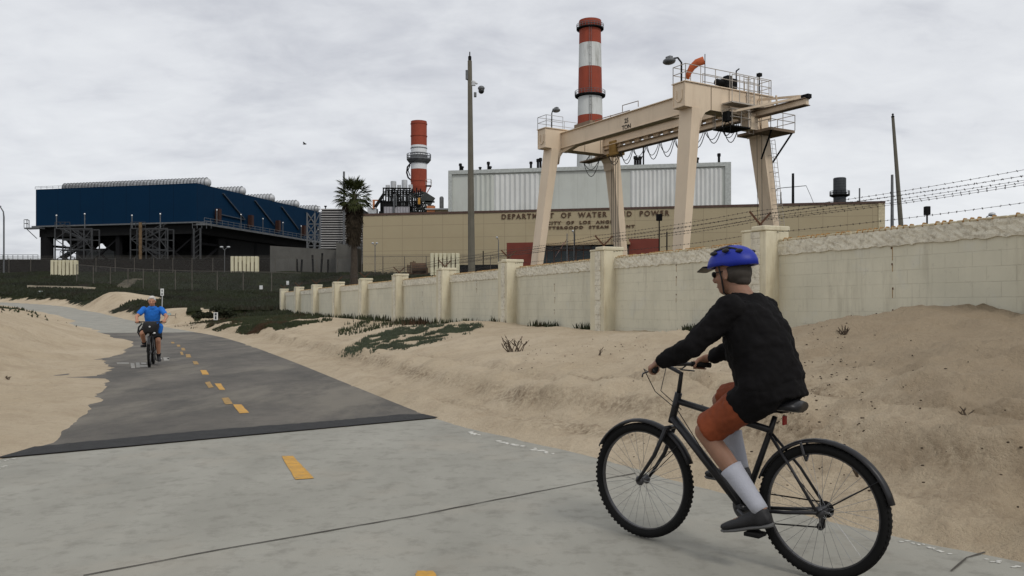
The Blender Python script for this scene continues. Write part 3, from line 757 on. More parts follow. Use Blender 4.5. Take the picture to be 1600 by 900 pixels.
# railing helper
def railing(parent, pts, h=1.05, r=.025, posts=1.4, m=None, name='railing', mid=True):
    mb = MB(); pts = [Vector(p) for p in pts]
    for a, c_ in zip(pts[:-1], pts[1:]):
        for k in ((h, h*.52) if mid else (h,)):
            mb.tube([a+Vector((0, 0, k)), c_+Vector((0, 0, k))], r, 5)
        n = max(1, round((c_-a).length/posts))
        for k in range(n+1):
            p = a.lerp(c_, k/n); mb.tube([p, p+Vector((0, 0, h))], r, 5)
    return mb.build(name, m or m_rail, parent)
railing(crane, [(-.65, -FW-.8, ZT+.07), (-.65, .9, ZT+.07), (.65, .9, ZT+.07), (.65, -.8, ZT+.07)], 1.2, .03)
railing(crane, [(.65, -2.0, ZT+.07), (.65, -FW-.8, ZT+.07), (-.65, -FW-.8, ZT+.07)], 1.2, .03)
railing(crane, [(SP-.7, -.9, ZT+.07), (SP-.7, .9, ZT+.07), (SP+.7, .9, ZT+.07), (SP+.7, -3.5, ZT+.07)], 1.1, .03, m=m_lt)
# service platform halfway on the far right leg, ladder cage
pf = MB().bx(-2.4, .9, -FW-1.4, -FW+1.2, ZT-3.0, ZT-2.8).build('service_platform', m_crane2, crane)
railing(pf, [(.9, -FW-1.4, ZT-2.8), (-2.4, -FW-1.4, ZT-2.8), (-2.4, -FW+1.2, ZT-2.8), (.9, -FW+1.2, ZT-2.8)], 1.15, .03)
mb = MB(); mb.beam((-2.3, -FW-1.2, ZT-3.0), (-.6, -FW-1.0, ZT-5.0), .1, .1); mb.beam((-2.3, -FW+1, ZT-3.0), (-.6, -FW+.2, ZT-4.8), .1, .1); mb.each('platform_brace', m_dark, pf)
def ladder(parent, a, c_, wv, name='ladder', cage=True, m=None, step=.35, r=.022):
    a, c_, wv = Vector(a), Vector(c_), Vector(wv); mb = MB()
    mb.tube([a-wv/2, c_-wv/2], r, 5); mb.tube([a+wv/2, c_+wv/2], r, 5); n = int((c_-a).length/step)
    for k in range(n): p = a.lerp(c_, k/n); mb.tube([p-wv/2, p+wv/2], r*.7, 4)
    if cage:
        d = (c_-a).normalized(); o = wv.cross(d).normalized()*.7; n = int((c_-a).length/1.2)
        for k in range(1, n+1):
            p = a.lerp(c_, k/n); mb.tube([p-wv/2, p-wv*.7+o*.6, p+o, p+wv*.7+o*.6, p+wv/2], r*.9, 4)
        for s_, q in ((-.7, .6), (0, 1), (.7, .6)): mb.tube([a+wv*s_+o*q+(c_-a)/n, c_+wv*s_+o*q], r*.8, 4)
    return mb.build(name, m or m_rail, parent)
ladder(crane, (-.95, -FW-2.6, ZB), (-.95, -FW-.6, ZT-3.3), (0, .55, 0))
ladder(crane, (-.9, -FW+1.6, ZT-3.1), (-.9, -FW+1.6, ZT+1.1), (0, .5, 0))
# small raised platforms, motor, cabinets on top of the right end beam
tp = MB().bx(-1.7, -.7, -FW+.6, -2.6, ZT-1.25, ZT-1.15).build('walkway', m_rail, crane)
railing(tp, [(-1.7, -FW+.6, ZT-1.15), (-1.7, -2.6, ZT-1.15)], 1.9, .03, .7)
mb = MB(); mb.box((0, -3.9, ZT+.6), (.9, 1.1, .7)); mb.box((0, -3.9, ZT+1.05), (.5, .5, .3)); mb.lathe((0, -3.1, ZT+.6), [(.25, -.4), (.25, .4)], 10, 'y'); mb.build('motor', m_dark, crane, bevel=.04)
mb = MB(); mb.tube([(.5, -5.3, ZT), (.5, -5.3, ZT+1.9)], .05, 6); mb.tube([(.5, -5.3, ZT+1.9), (.2, -5.3, ZT+2.0)], .05, 6); mb.tube([(-.4, -6.8, ZT), (-.4, -6.8, ZT+1.5)], .05, 6); mb.box((-.4, -6.8, ZT+1.6), (.3, .3, .25)); mb.each('mast', m_dark, crane)
# elevator cabin / hoist on runway
mb = MB(); mb.box((-.6, -FW+1.5, ZT-2.2), (.9, .9, 1.2)); mb.build('control_cabinet', m_crane, crane)
p2_ = MB().bx(-1.6, .3, -4.6, -2.7, ZT-2.95, ZT-2.85).build('small_platform', m_dark, crane); railing(p2_, [(.3, -2.7, ZT-2.85), (-1.6, -2.7, ZT-2.85), (-1.6, -4.6, ZT-2.85), (.3, -4.6, ZT-2.85)], 1.2, .028, .9)
mb = MB(); mb.tube([(-1.5, -2.8, ZT-1.7), (-1.5, -2.8, ZT-2.9)], .05, 5); mb.tube([(-1.5, -4.5, ZT+.9), (-1.5, -4.5, ZT-2.9)], .05, 5); mb.tube([(.2, -2.8, ZT-1.7), (.2, -2.8, ZT-2.9)], .05, 5); mb.each('platform_hanger', m_rail, p2_)
mb = MB(); mb.box((-1.2, -2.6, ZT-2.2), (.5, .4, .7)); mb.tube([(-1.3+.35*math.cos(a), -2.5, ZT-3.1+.5*math.sin(a)) for a in [2*PI*k/12 for k in range(12)]], .035, 5, closed=True); mb.build('cable_reel', m_dark, p2_)
mb = MB(); mb.box((SP-2.0, yk, zr+.1), (1.0, .8, 1.2)); mb.box((SP-2.0, yk, zr-.55), (1.6, .9, .25)); mb.build('hoist_trolley', mat('hoist_yellow_brown', (.28, .17, .05), .6), crane, bevel=.04)
mb = MB()
for k in (-.35, 0, .35, .6): mb.tube([(SP-2.0+k, yk, zr-.6), (SP-2.0+k*1.1, yk, 5.0)], .03, 4)
for k in (0, .9): mb.tube([(-.8-k*.5, yk-.2, zr-.5), (-.9-k*.5, yk-.2, 5.0)], .022, 4)
mb.each('hoist_rope', m_black, crane)
# platform under left end
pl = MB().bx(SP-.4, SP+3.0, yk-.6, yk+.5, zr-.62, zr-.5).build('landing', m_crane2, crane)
mb = MB(); mb.beam((SP+2.8, yk, zr-.55), (SP+.6, yk, zr+.9), .06, .06); mb.build('landing_stay', m_dark, pl)
# festoon cable loops
mb = MB(); u = .3
for k in range(9):
    a = u; c_ = u+1.75; dp = random.uniform(1.1, 1.6); pts = [(a+(c_-a)*q/8, yk+.45, zr-.5-dp*4*(q/8)*(1-q/8)) for q in range(9)]; mb.tube(pts, .035, 5)
    pts = [(a+.35+(c_-a)*q/8, yk+.3, zr-.5-dp*.7*4*(q/8)*(1-q/8)) for q in range(9)]; mb.tube(pts, .03, 5); u = c_+.05
for k in range(2): pts = [(SP-.2+2.6*q/8, yk+.45, zr-.6-1.6*4*(q/8)*(1-q/8)*(1 if k else .6)) for q in range(9)]; mb.tube(pts, .035, 5)
mb.each('festoon_cable', m_black, crane)
mb = MB(); mb.tube([(SP*.35, -.55, ZT-.2), (SP*.35, -.55, ZT+.25), (SP*.46, -.55, ZT+.3), (SP*.46, -.55, ZT-.2)], .035, 5); mb.tube([(SP*.46, -1.3, ZT+.0), (SP*.78, -1.3, ZT+.1)], .04, 5); mb.tube([(SP*.6, -1.3, ZT-.3), (SP*.6, -1.3, ZT+.1)], .04, 5); mb.box((SP*.80, -1.2, ZT-.05), (2.4, .5, .35)); mb.build('girder_top_pipework', m_crane2, crane)
# text on near girder's outer face
def text_mesh(name, s, size, m, parent, loc, rot, ext=.02, sx=1.0, space=1.0, bold=0.0, align='CENTER'):
    cu = bpy.data.curves.new(name, 'FONT'); cu.body = s; cu.size = size; cu.extrude = ext; cu.space_character = space; cu.offset = bold
    cu.align_x = align; cu.align_y = 'CENTER'; cu.space_line = 1.0
    tmp = bpy.data.objects.new(name+'_tmp', cu); C.objects.link(tmp)
    bpy.context.view_layer.update()
    dg = bpy.context.evaluated_depsgraph_get(); me = bpy.data.meshes.new_from_object(tmp.evaluated_get(dg))
    bpy.data.objects.remove(tmp)
    me.materials.clear(); me.materials.append(m)
    o = bpy.data.objects.new(name, me); C.objects.link(o)
    if parent is not None: o.parent = parent
    o.location = loc; o.rotation_euler = rot; o.scale = (sx, 1, 1); return o
m_blk = mat('black_lettering', (.03, .025, .022), .7)
text_mesh('capacity_lettering', '25\nTON', .52, m_blk, crane, (8.1, -1.1+.29, ZT-.35-.85), (PI/2, 0, PI), .01, bold=.012)
# lamps on crane (floodlights are fixed to it: parts)
def flood(parent, base, h, reach, m=m_grey, s=1.0):
    b_ = Vector(base); mb = MB(); rv = Vector(reach)
    mb.tube([b_, b_+Vector((0, 0, h*.8)), b_+Vector((0, 0, h))+rv*.3, b_+Vector((0, 0, h))+rv*.75], .07*s, 6)
    o = mb.build('floodlight_pole', m_rust if False else m_dark, parent)
    mb = MB(); c_ = b_+Vector((0, 0, h-.15))+rv
    mb.ell(c_, (.55*s, .42*s, .24*s)); mb.box(c_+Vector((0, 0, .25*s)), (.45*s, .3*s, .2*s)); mb.build('floodlight_head', m, o, smooth=True); return o
flood(crane, (.1, .6, ZT), 1.95, (.85, .4, 0))
flood(crane, (SP+.2, -.3, ZT), 2.0, (-.3, -.3, 0), s=.8)
# windsock: a thing mounted on the crane rail
ws = thing('windsock', 'limp orange windsock flying above the crane\'s right end railing', 'windsock', (RN.x, RN.y, ZT), ANG)
MB().tube([(-.2, -1.4, 0), (-.2, -1.4, 2.4)], .03, 6).each('mast', m_dark, ws)
m_sock = mat('orange_cloth', (.42, .10, .035), .8, var=.2, scale=3)
mb = MB(); mb.tube([(-.15, -1.35, 1.95), (.2, -1.0, 1.8), (.45, -.75, 1.5), (.62, -.6, 1.1), (.72, -.5, .7)], [.30, .29, .25, .20, .16], 12); mb.build('sock', m_sock, ws, smooth=True)

# ================================================================== tan building
m_tan = mat('tan_panel_wall', (.385, .32, .205), .75, var=.05, scale=.12, grid=(3.74, 2.25), grid_col=(.26, .21, .135), gw=.035, dirt=(.34, .26, .15), dirt_amt=.3, bmp=.05)
m_trim = mat('brown_parapet', (.085, .05, .038), .7)
m_lett = mat('bronze_lettering', (.09, .05, .028), .5, .2)
A = Vector((gx(567, 150), 150, 0)); Bp = Vector((gx(1382, 131.7), 131.7, 0)); dv = Bp-A; BL = dv.length; brz = math.atan2(dv.y, dv.x)
tb = thing('powerhouse_annex', 'long low tan building with bronze lettering and brown parapet behind the wall', 'building', (A.x, A.y, 0), brz)
zt_ = gz(334, 150); zb_ = 5.0
ent0, ent1 = BL*.335, BL*.52
MB().bx(0, BL, 0, 34, zb_, zt_-.38).build('wall', m_tan, tb)
MB().bx(-.12, BL+.12, -.12, 34.1, zt_-.378, zt_).build('parapet', m_trim, tb)
MB().bx(BL-.9, BL+.06, -.10, -.003, zb_, zt_-.38).build('corner_pilaster', mat('pale_pilaster', (.52, .45, .30), .8), tb)
m_redp = mat('maroon_panel', (.16, .035, .022), .6, var=.12, scale=.5)
def ufrac(px):   # local x on facade for a picture column
    k = (px-800)/F; # A + s*d : (Ax+s*dx)/(Ay+s*dy)=k
    s = (k*A.y-A.x)/(dv.x-k*dv.y); return s*BL
def zfa(px, py):
    s = ufrac(px)/BL; y = A.y+s*dv.y; return gz(py, y)
MB().bx(ufrac(792), ufrac(842), -.06, -.003, zb_+.2, zfa(815, 379)).build('door_panel', m_redp, tb)
MB().bx(ufrac(983), ufrac(1030), -.06, -.003, zb_+.2, zfa(1005, 373)).build('door_panel', m_redp, tb)
m_glass = mat('dark_tinted_glass', (.012, .022, .024), .12, var=.3, scale=.4, bmp=0)
g = MB().bx(ufrac(843), ufrac(982), -.05, -.003, zb_+.2, zfa(900, 384)).build('window_band', m_glass, tb)
mb = MB(); nwin = 12
for k in range(nwin+1):
    u = ufrac(843)+(ufrac(982)-ufrac(843))*k/nwin; mb.bx(u-.09, u+.09, -.12, -.052, zb_+.2, zfa(900, 384))
mb.bx(ufrac(843), ufrac(982), -.13, -.121, zfa(900, 392), zfa(900, 389.5)); mb.build('mullion', m_trim, g)
MB().bx(ufrac(838), ufrac(985), -1.6, -.004, zfa(900, 384)+.01, zfa(900, 380)).build('canopy', mat('canopy_tan', (.33, .25, .15), .7), tb)
MB().bx(ufrac(700), ufrac(1180), -.04, -.002, zb_, zfa(900, 412)).build('plinth', m_dark, tb)
def facade_text(s, px0, px1, py, cap, name='lettering'):
    u0, u1 = ufrac(px0), ufrac(px1); y = A.y+(u0+u1)/2/BL*dv.y; hgt = cap/F*y
    o = text_mesh(name, s, hgt/.70, m_lett, tb, ((u0+u1)/2, -.08, zfa((px0+px1)/2, py)), (PI/2, 0, 0), .06, space=1.35, bold=.03)
    wd = o.dimensions.x if o.dimensions.x > 0 else 1
    xs = [v.co.x for v in o.data.vertices]; wd = max(xs)-min(xs); o.scale = ((u1-u0)/wd, 1, 1)
    ys = [v.co.y for v in o.data.vertices]; cx_ = (max(xs)+min(xs))/2; cy_ = (max(ys)+min(ys))/2; ky = hgt/(max(ys)-min(ys))
    for v in o.data.vertices: v.co.x -= cx_; v.co.y = (v.co.y-cy_)*ky
    return o
facade_text('DEPARTMENT  OF  WATER  AND  POWER', 784, 1046, 335.6, 8.2)
facade_text('CITY  OF  LOS  ANGELES', 855, 974, 347.4, 5.2)
facade_text('SCATTERGOOD  STEAM  PLANT', 838, 992, 355.0, 4.6)

# ================================================================== white boiler building
def corr(mb, x0, x1, y, z0, z1, pitch, depth):
    n = int((x1-x0)/pitch); 
    vs = []; 
    for k in range(n*2+1):
        x = x0+(x1-x0)*k/(n*2); yy = y-(depth if (k % 2) else 0); vs += [(x, yy, z0), (x, yy, z1)]
    mb.add(vs, [(2*k, 2*k+2, 2*k+3, 2*k+1) for k in range(n*2)]); return mb
m_white = mat('pale_cladding', (.50, .52, .48), .6, var=.07, scale=.15, dirt=(.30, .30, .26), dirt_amt=.4, streak=1, grid=(4.4, 40), grid_col=(.36, .37, .33), gw=.03, bmp=.03)
m_white2 = mat('white_cladding', (.62, .63, .61), .6, var=.07, scale=.2, dirt=(.38, .38, .34), dirt_amt=.4, streak=1, bmp=.03)
A2 = Vector((gx(703, 200), 200, 0)); B2 = Vector((gx(1140, 188), 188, 0)); d2 = B2-A2; L2_ = d2.length
wb = thing('boiler_building', 'large pale corrugated metal building rising behind the tan building', 'building', (A2.x, A2.y, 0), math.atan2(d2.y, d2.x))
zt2 = gz(267, 200)
MB().bx(0, L2_, 0, 30, 9, zt2-.9).build('wall', m_white, wb)
def uf2(px):
    k = (px-800)/F; return (k*A2.y-A2.x)/(d2.x-k*d2.y)*L2_
for a, c_ in ((742, 772), (772, 842), (985, 1128)):
    corr(MB(), uf2(a), uf2(c_), -.05, 12, zt2-1.3, .95 if c_ != 842 else 1.1, .35).build('corrugated_panel', m_white2 if c_ != 772 else m_white, wb)
mb = MB(); mb.bx(-.3, L2_+.3, -.5, 30.3, zt2-.897, zt2); mb.bx(-.3, .6, -.5, -.02, 9, zt2-.9); mb.bx(L2_-1.0, L2_+.3, -.5, -.02, 9, zt2-.9); mb.build('trim_frame', mat('trim_grey', (.40, .42, .40), .6), wb)
# rooftop vents / pipes
for px, h in ((717, 1.9), (720, 1.2), (761, 2.1), (764, 1.0), (748, .9), (828, 1.8), (839, 2.4), (843, 2.6), (992, 2.3), (996, 2.0), (1000, 2.2), (1090, 1.5), (1085, 1.0), (1124, 2.3)):
    u = uf2(px); mb = MB(); mb.lathe((u, 1.5, zt2), [(.28, 0), (.28, h*.7), (.4, h*.72), (.4, h), (.15, h+.1)], 8); mb.build('roof_vent', m_dark, wb)
mb = MB(); mb.tube([(uf2(1005), 2, zt2), (uf2(1005), 2, zt2+5.5)], .2, 6); mb.box((uf2(1005)+.2, 2, zt2+5.2), (1.2, .8, 1.2)); mb.build('roof_mast', m_dark, wb)

# ================================================================== chimneys
m_red = mat('chimney_red_paint', (.27, .052, .026), .75, var=.12, scale=.25, dirt=(.16, .04, .025), dirt_amt=.5, streak=1, bmp=.05)
m_cw = mat('chimney_white_paint', (.58, .59, .57), .75, var=.08, scale=.2, dirt=(.25, .25, .22), dirt_amt=.85, streak=1, bmp=.05)
m_cw2 = mat('chimney_white_clean', (.66, .67, .68), .7, var=.06, scale=.3, bmp=.03)
def chim(name, label, px, d, bands, rtop, rbot, ytop, ybot, rings, clean=False):
    x = gx(px, d); th = thing(name, label, 'chimney', (x, d, 0)); z1, z0 = gz(ytop, d), gz(ybot, d)
    def rad(z): f = (z-z0)/(z1-z0); return rbot+(rtop-rbot)*f
    for a, c_, colr in bands:
        za, zc = gz(c_, d), gz(a, d)
        MB().lathe((0, 0, 0), [(rad(za), za), (rad(zc), zc)], 40).build('red_band' if colr == 'r' else 'white_band', m_red if colr == 'r' else (m_cw2 if clean else m_cw), th, smooth=False)
    return th, rad
d = 262
th, rad = chim('tall_chimney', 'tallest red and white banded chimney, standing behind the crane', 922, d,
     [(36, 70, 'r'), (70, 107, 'w'), (107, 148, 'r'), (148, 182, 'w'), (182, 215, 'r'), (215, 300, 'w')], 3.35, 4.35, 36, 300, None)
mb = MB(); z = gz(45, d); mb.lathe((0, 0, 0), [(rad(z)+.05, z-.5), (rad(z)+.9, z-.3), (rad(z)+.9, z), (rad(z)+.05, z+.1)], 40); mb.build('cap_gallery', m_dark, th)
z = gz(36, d); MB().lathe((0, 0, 0), [(3.1, z-1), (3.5, z-1), (3.5, z+.6), (3.1, z+.6)], 40).build('cap_ring', m_red, th)
def ring_rail(parent, r, z, h, n=28, m=m_grey, tr=.07):
    mb = MB()
    for zz_ in (z+h, z+h*.5): mb.tube([(r*math.cos(2*PI*k/n), r*math.sin(2*PI*k/n), zz_) for k in range(n)], tr, 4, closed=True)
    for k in range(n): a = 2*PI*k/n; mb.tube([(r*math.cos(a), r*math.sin(a), z), (r*math.cos(a), r*math.sin(a), z+h)], tr, 4)
    mb.build('gallery_rail', m, parent)
z = gz(150, d); g = MB().lathe((0, 0, 0), [(rad(z)+.02, z-.6), (rad(z)+.95, z-.3), (rad(z)+1.05, z+.1), (rad(z)+.02, z+.12)], 40).build('gallery', m_dark, th); ring_rail(g, rad(z)+1.0, z+.1, 1.3)
z = gz(45, d); ring_rail(th, rad(z)+.85, z, 1.2)
ladder(th, (-.3, -rad(20)-.1, 20), (-.3, -rad(80)-.15, gz(40, d)), (.6, 0, 0), cage=False, m=m_grey, step=2.5, r=.06)
d = 230
th, rad = chim('exhaust_stack', 'shorter red and white exhaust stack behind the palm and pipework', 654.5, d,
     [(190, 228, 'r'), (228, 249, 'w'), (249, 265, 'w'), (265, 292, 'r')], 2.2, 2.2, 190, 292, None, True)
z1 = gz(292, d); z2 = gz(302, d)
MB().lathe((0, 0, 0), [(1.9, z2), (2.2, z1-.01)], 40).build('red_band', m_red, th)
MB().lathe((.6, 0, 0), [(2.0, z2-4.5), (1.95, z2-.02)], 30).build('breeching_duct', m_cw2, th)
for py, ex in ((194, .12), (213, .12), (232, .1), (240, .1), (283, .12)):
    z = gz(py, d); MB().lathe((0, 0, 0), [(2.21, z-.12), (2.2+ex, z-.12), (2.2+ex, z+.12), (2.21, z+.12)], 40).build('stiffener_ring', m_red if py in (194, 213, 283) else m_grey, th)
z = gz(250, d); g = MB().lathe((0, 0, 0), [(2.3, z-1.0), (2.8, z-.7), (3.35, z), (3.35, z+.35), (2.25, z+.36)], 40).build('gallery', m_grey, th); ring_rail(g, 3.3, z+.35, 1.2)
MB().lathe((0, 0, 0), [(2.35, gz(256, d)), (2.42, gz(256, d)+.01), (2.42, gz(243, d)), (2.35, gz(243, d)+.01)], 40).build('mesh_screen', m_grey, th)
mb = MB(); z = gz(270, d); mb.tube([(-2.3, -.5, z+2.5), (-3.1, -.5, z+1.5), (-3.3, -.5, z), (-2.9, -.5, z-1.4), (-2.2, -.5, z-2.0)], .22, 8); mb.tube([(-2.3, -.9, z+2), (-2.9, -.9, z+.5), (-2.3, -.9, z-1)], .15, 6); mb.build('ladder_cage', m_dark, th)
z = gz(290, d); g = MB().bx(1.9, 3.4, -1, 1, z-.2, z).build('side_platform', m_dark, th); railing(g, [(2, -1, z), (3.4, -1, z), (3.4, 1, z)], 1.6, .06)
mb = MB(); mb.beam((3.3, 0, z-.2), (2.1, 0, z-2.2), .2, .2); mb.each('platform_brace', m_red, g)

# ================================================================== pipework behind the palm
d = 215; X0 = gx(590, d)
hr = thing('pipework_tower', 'dark steel pipework and silencers beside the shorter stack', 'steam unit', (X0, d, 0))
def lx(px): return gx(px, d)-X0
def bxp(mb, px0, px1, py0, py1, y0, y1): return mb.bx(lx(px0), lx(px1), y0, y1, gz(py1, d), gz(py0, d))
mb = MB(); bxp(mb, 592, 676, 330, 345, 0, 12); bxp(mb, 596, 640, 316, 324, 0, 9); bxp(mb, 593, 602, 312, 332, 1, 8); mb.build('lower_housing', m_dark, hr)
mb = MB(); bxp(mb, 600, 640, 323, 334, -.3, -.05); mb.build('louvre', mat('pale_louvre', (.35, .34, .36), .6, grid=(.7, 9), gw=.12), hr)
mb = MB(); cols = [599, 603, 608, 613, 617, 622, 626, 631, 636, 640, 645, 651, 657]
for c_ in cols:
    for yy in (0, 4): mb.beam((lx(c_), yy, gz(334, d)), (lx(c_), yy, gz(293+2*random.random(), d)), .28, .28)
for py in (294, 300, 303, 315, 321):
    for yy in (0, 4): mb.beam((lx(598), yy, gz(py, d)), (lx(642 if py < 302 else 660), yy, gz(py+.5, d)), .45 if py in (300, 315) else .3, .3)
mb.beam((lx(586), 0, gz(324, d)), (lx(600), 0, gz(303, d)), .7, .7)
for k in range(26):
    a = random.choice(cols); s_ = random.choice((-1, 1))*random.uniform(3, 6); p0 = random.uniform(296, 316)
    mb.beam((lx(a), random.choice((0, 2, 4)), gz(p0, d)), (lx(a+s_), random.choice((0, 2, 4)), gz(p0+random.uniform(6, 12), d)), .16, .16)
mb.build('steel_frame', m_dark, hr)
for k, (px, y0, y1, r) in enumerate(((604, 288, 294, .55), (613, 282, 294, .75), (622, 288, 294, .5), (630.5, 280, 294, .75), (640, 287.5, 294, .55))):
    MB().lathe((lx(px), 2, 0), [(r, gz(y1, d)), (r, gz(y0, d)), (r*.9, gz(y0, d)+.1)], 18).build('silencer', m_lt, hr)
mb = MB()
for px in (606, 611, 616, 621, 628, 634, 639, 643, 647, 650):
    yy = random.uniform(-.8, 2); mb.tube([(lx(px), yy, gz(333, d)), (lx(px), yy, gz(308, d)), (lx(px+1.5), yy, gz(304, d)), (lx(px+3), yy, gz(305, d)), (lx(px+3.5), yy, gz(310, d)), (lx(px+3.5), yy, gz(322, d))], random.uniform(.14, .26), 6)
mb.each('steam_pipe', m_grey, hr)
mb = MB()
for k in range(60):
    px = random.uniform(640, 676); lim = 296+max(0, (px-655))*1.3; p0 = random.uniform(lim, 330)
    if random.random() < .5: mb.beam((lx(px), random.uniform(-1, 4), gz(p0, d)), (lx(px+random.uniform(-5, 5)), random.uniform(-1, 4), gz(min(334, p0+random.uniform(2, 12)), d)), .2, .2)
    else: mb.beam((lx(px), random.uniform(-1, 4), gz(p0, d)), (lx(min(678, px+random.uniform(4, 9))), random.uniform(-1, 4), gz(p0+random.uniform(-.5, .5), d)), .18, .3)
mb.beam((lx(660), 0, gz(306, d)), (lx(676), 0, gz(316, d)), .5, 2.5)
mb.beam((lx(664), 0, gz(315, d)), (lx(679), 0, gz(315.5, d)), .5, .4)
mb.build('stair_frame', mat('dark_green_steel', (.05, .055, .052), .6, .3), hr)
mb = MB(); bxp(mb, 654, 657.5, 310, 320, -1.4, -1.0); mb.build('yellow_hoist', mat('yellow_paint', (.45, .22, .03), .6), hr)
mb = MB(); mb.beam((lx(582), 0, gz(313, d)), (lx(592), 0, gz(313, d)), .3, .3); mb.beam((lx(584), 0, gz(313, d)), (lx(584), 0, gz(326, d)), .5, .5); mb.build('orange_davit', mat('orange_paint', (.45, .17, .07), .6), hr)
mb = MB(); bxp(mb, 574, 588, 325, 342, 0, 3); mb.build('grey_cabin', m_lt, hr)
tk = MB().lathe((gx(690, 215), 215, 0), [(.55, 9), (.55, gz(309, 215)), (.3, gz(307, 215))], 12).build('slim_vent_stack', m_grey, smooth=False); tag(tk, 'slim dark grey vent stack left of the white building', 'vent stack')
sh = thing('roof_shed', 'small low tan shed with orange frame between pipework and white building', 'shed', (gx(690, 212), 212, 0))
MB().bx(-3.6, 3.4, 0, 4, 9, gz(326, 212)).build('wall', m_tan, sh); MB().bx(-3.7, -1.6, -.6, -.1, 9, gz(322, 212)).build('orange_frame', mat('orange_paint', (.45, .17, .07), .6), sh)
MB().bx(-4, 5, -1.0, 4.5, gz(328, 212), gz(326, 212)-.004).build('roof_edge', m_lt, sh)

# ================================================================== blue condenser building
m_blue = mat('navy_cladding', (.0022, .020, .050), .85, spec=.08, var=.06, scale=.2, grid=(6.0, 50), grid_col=(.002, .010, .026), gw=.05, bmp=.02)
CC = Vector((gx(307, 180), 180, 0)); LL = Vector((gx(56, 190), 190, 0)); FF = Vector((gx(490, 243), 243, 0))
dvx = CC-LL; WB = dvx.length; rzb = math.atan2(dvx.y, dvx.x); DB = (FF-CC).length
bb = thing('condenser_building', 'huge navy blue box on dark steel stilts with silver ducts on its roof', 'building', (LL.x, LL.y, 0), rzb)
ZD = gz(353, 180); ZR = gz(286, 180)
MB().bx(0, WB, 0, DB, ZD+.9, ZR).build('cladding', m_blue, bb)
MB().bx(-.6, WB+.6, -.6, DB+.6, ZD+.6, ZD+.897).build('deck_edge', m_grey, bb)
MB().bx(.5, WB-.5, .5, DB-.5, ZD-1.6, ZD+.597).build('deck_truss', m_dark, bb)
for k, tfr in enumerate((.07, .29, .50, .70, .88)):
    yv = DB*tfr; rr_ = 1.05; x0_ = 2.2 if k else 4
    mb = MB(); n = 44
    prof = []
    L_ = WB+.4-x0_
    mb.lathe((x0_, yv, ZR+.75), [(rr_*.96, 0), (rr_*.96, L_-.8), (rr_*.8, L_-.3), (rr_*.3, L_)], 16, 'x')
    o = mb.build('steam_duct', m_lt, bb, smooth=True)
    mb = MB()
    for q in range(n): mb.tube([(x0_+L_*q/n, yv+rr_*1.06*math.cos(a), ZR+.75+rr_*1.06*math.sin(a)) for a in [2*PI*j/14 for j in range(14)]], .09, 4, closed=True)
    mb.build('duct_ring', m_grey, o)
railing(bb, [(0, -.2, ZR), (WB, -.2, ZR)], .6, .035, 1.6, m=m_sg, name='roof_railing')
for k, tfr in enumerate((.15, .36, .56, .77)):
    yv = DB*tfr; mb = MB(); mb.beam((WB+.25, yv, ZR-1.0), (WB+.25, yv+9, ZD+3.2), .2, .35, up=(1, 0, 0)); mb.beam((WB+.25, yv-1.0, ZD+3.4), (WB+.25, yv+9, ZD+3.2), .2, .3, up=(1, 0, 0)) if k == 0 else None
    mb.build('diagonal_brace', mat('slate_steel', (.055, .07, .09), .6, .3), bb)
    mb = MB(); mb.box((WB+1.0, yv-3, ZD+3.0), (1.0, 1.0, 2.8)); mb.build('hoist_unit', mat('rust_red_machine', (.035, .013, .008), .7), bb)
o = MB().bx(WB+.6, WB+2.6, -1, DB, ZD+.1, ZD+.4).build('side_walkway', m_grey, bb)
railing(o, [(WB+2.6, -1, ZD+.4), (WB+2.6, DB, ZD+.4)], 1.2, .05, 2.2, m=m_grey)
o = MB().bx(-1.1, 3, -2.2, -.6, ZD+.1, ZD+.4).build('corner_platform', m_grey, bb); railing(o, [(-1.1, -.7, ZD+.4), (-1.1, -2.2, ZD+.4), (0, -2.2, ZD+.4)], 1.8, .06, 1.0, m=m_grey)
mb = MB(); mb.beam((-1.0, -1.5, ZD+.1), (.8, -.5, ZD-2.0), .15, .15); mb.each('platform_brace', m_grey, o)
mb = MB()
for k in range(6):
    p = Vector((WB+3.0, 3+k*9.5, ZD+.4)); mb.tube([p, p+Vector((0, 0, 3.2))], .09, 5)
lp = mb.each('lamp_post', m_grey, bb)
m_lampw = mat('lamp_white', (.8, .8, .8), .4, bmp=0)
mb = MB()
for k in range(6): mb.ell((WB+3.0, 3+k*9.5, ZD+3.7), (.17, .17, .17), n=8, m=5)
mb.each('lamp_globe', m_lampw, bb, smooth=True)
# stilts, bracing, dark ducts below
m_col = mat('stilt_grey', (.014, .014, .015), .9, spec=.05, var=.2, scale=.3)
for j in range(6):
    for i in range(5):
        x = 1.6+(WB-3.2)*i/4; y = 1.6+(DB-3.2)*j/5
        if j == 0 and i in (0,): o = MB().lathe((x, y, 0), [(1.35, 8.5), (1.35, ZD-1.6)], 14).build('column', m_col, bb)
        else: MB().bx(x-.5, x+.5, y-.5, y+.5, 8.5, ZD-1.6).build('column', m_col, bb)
mb = MB()
for j in range(5):
    for i in range(4):
        x0_ = 1.6+(WB-3.2)*i/4; x1_ = 1.6+(WB-3.2)*(i+1)/4; y = 1.6+(DB-3.2)*(j+.5)/5
        mb.lathe(((x0_+x1_)/2, y, 0), [(1.8, ZD-4.6), (4.2, ZD-1.62)], 18)
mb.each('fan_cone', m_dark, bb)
mb = MB()
for j in (0, 2, 5):
    y = 1.6+(DB-3.2)*j/5
    for i in range(4):
        if j == 0 and i in (0, 2): continue
        x0_ = 1.6+(WB-3.2)*i/4; x1_ = 1.6+(WB-3.2)*(i+1)/4
        mb.beam((x0_, y, 9.5), (x1_, y, ZD-2), .35, .35); mb.beam((x1_, y, 9.5), (x0_, y, ZD-2), .35, .35)
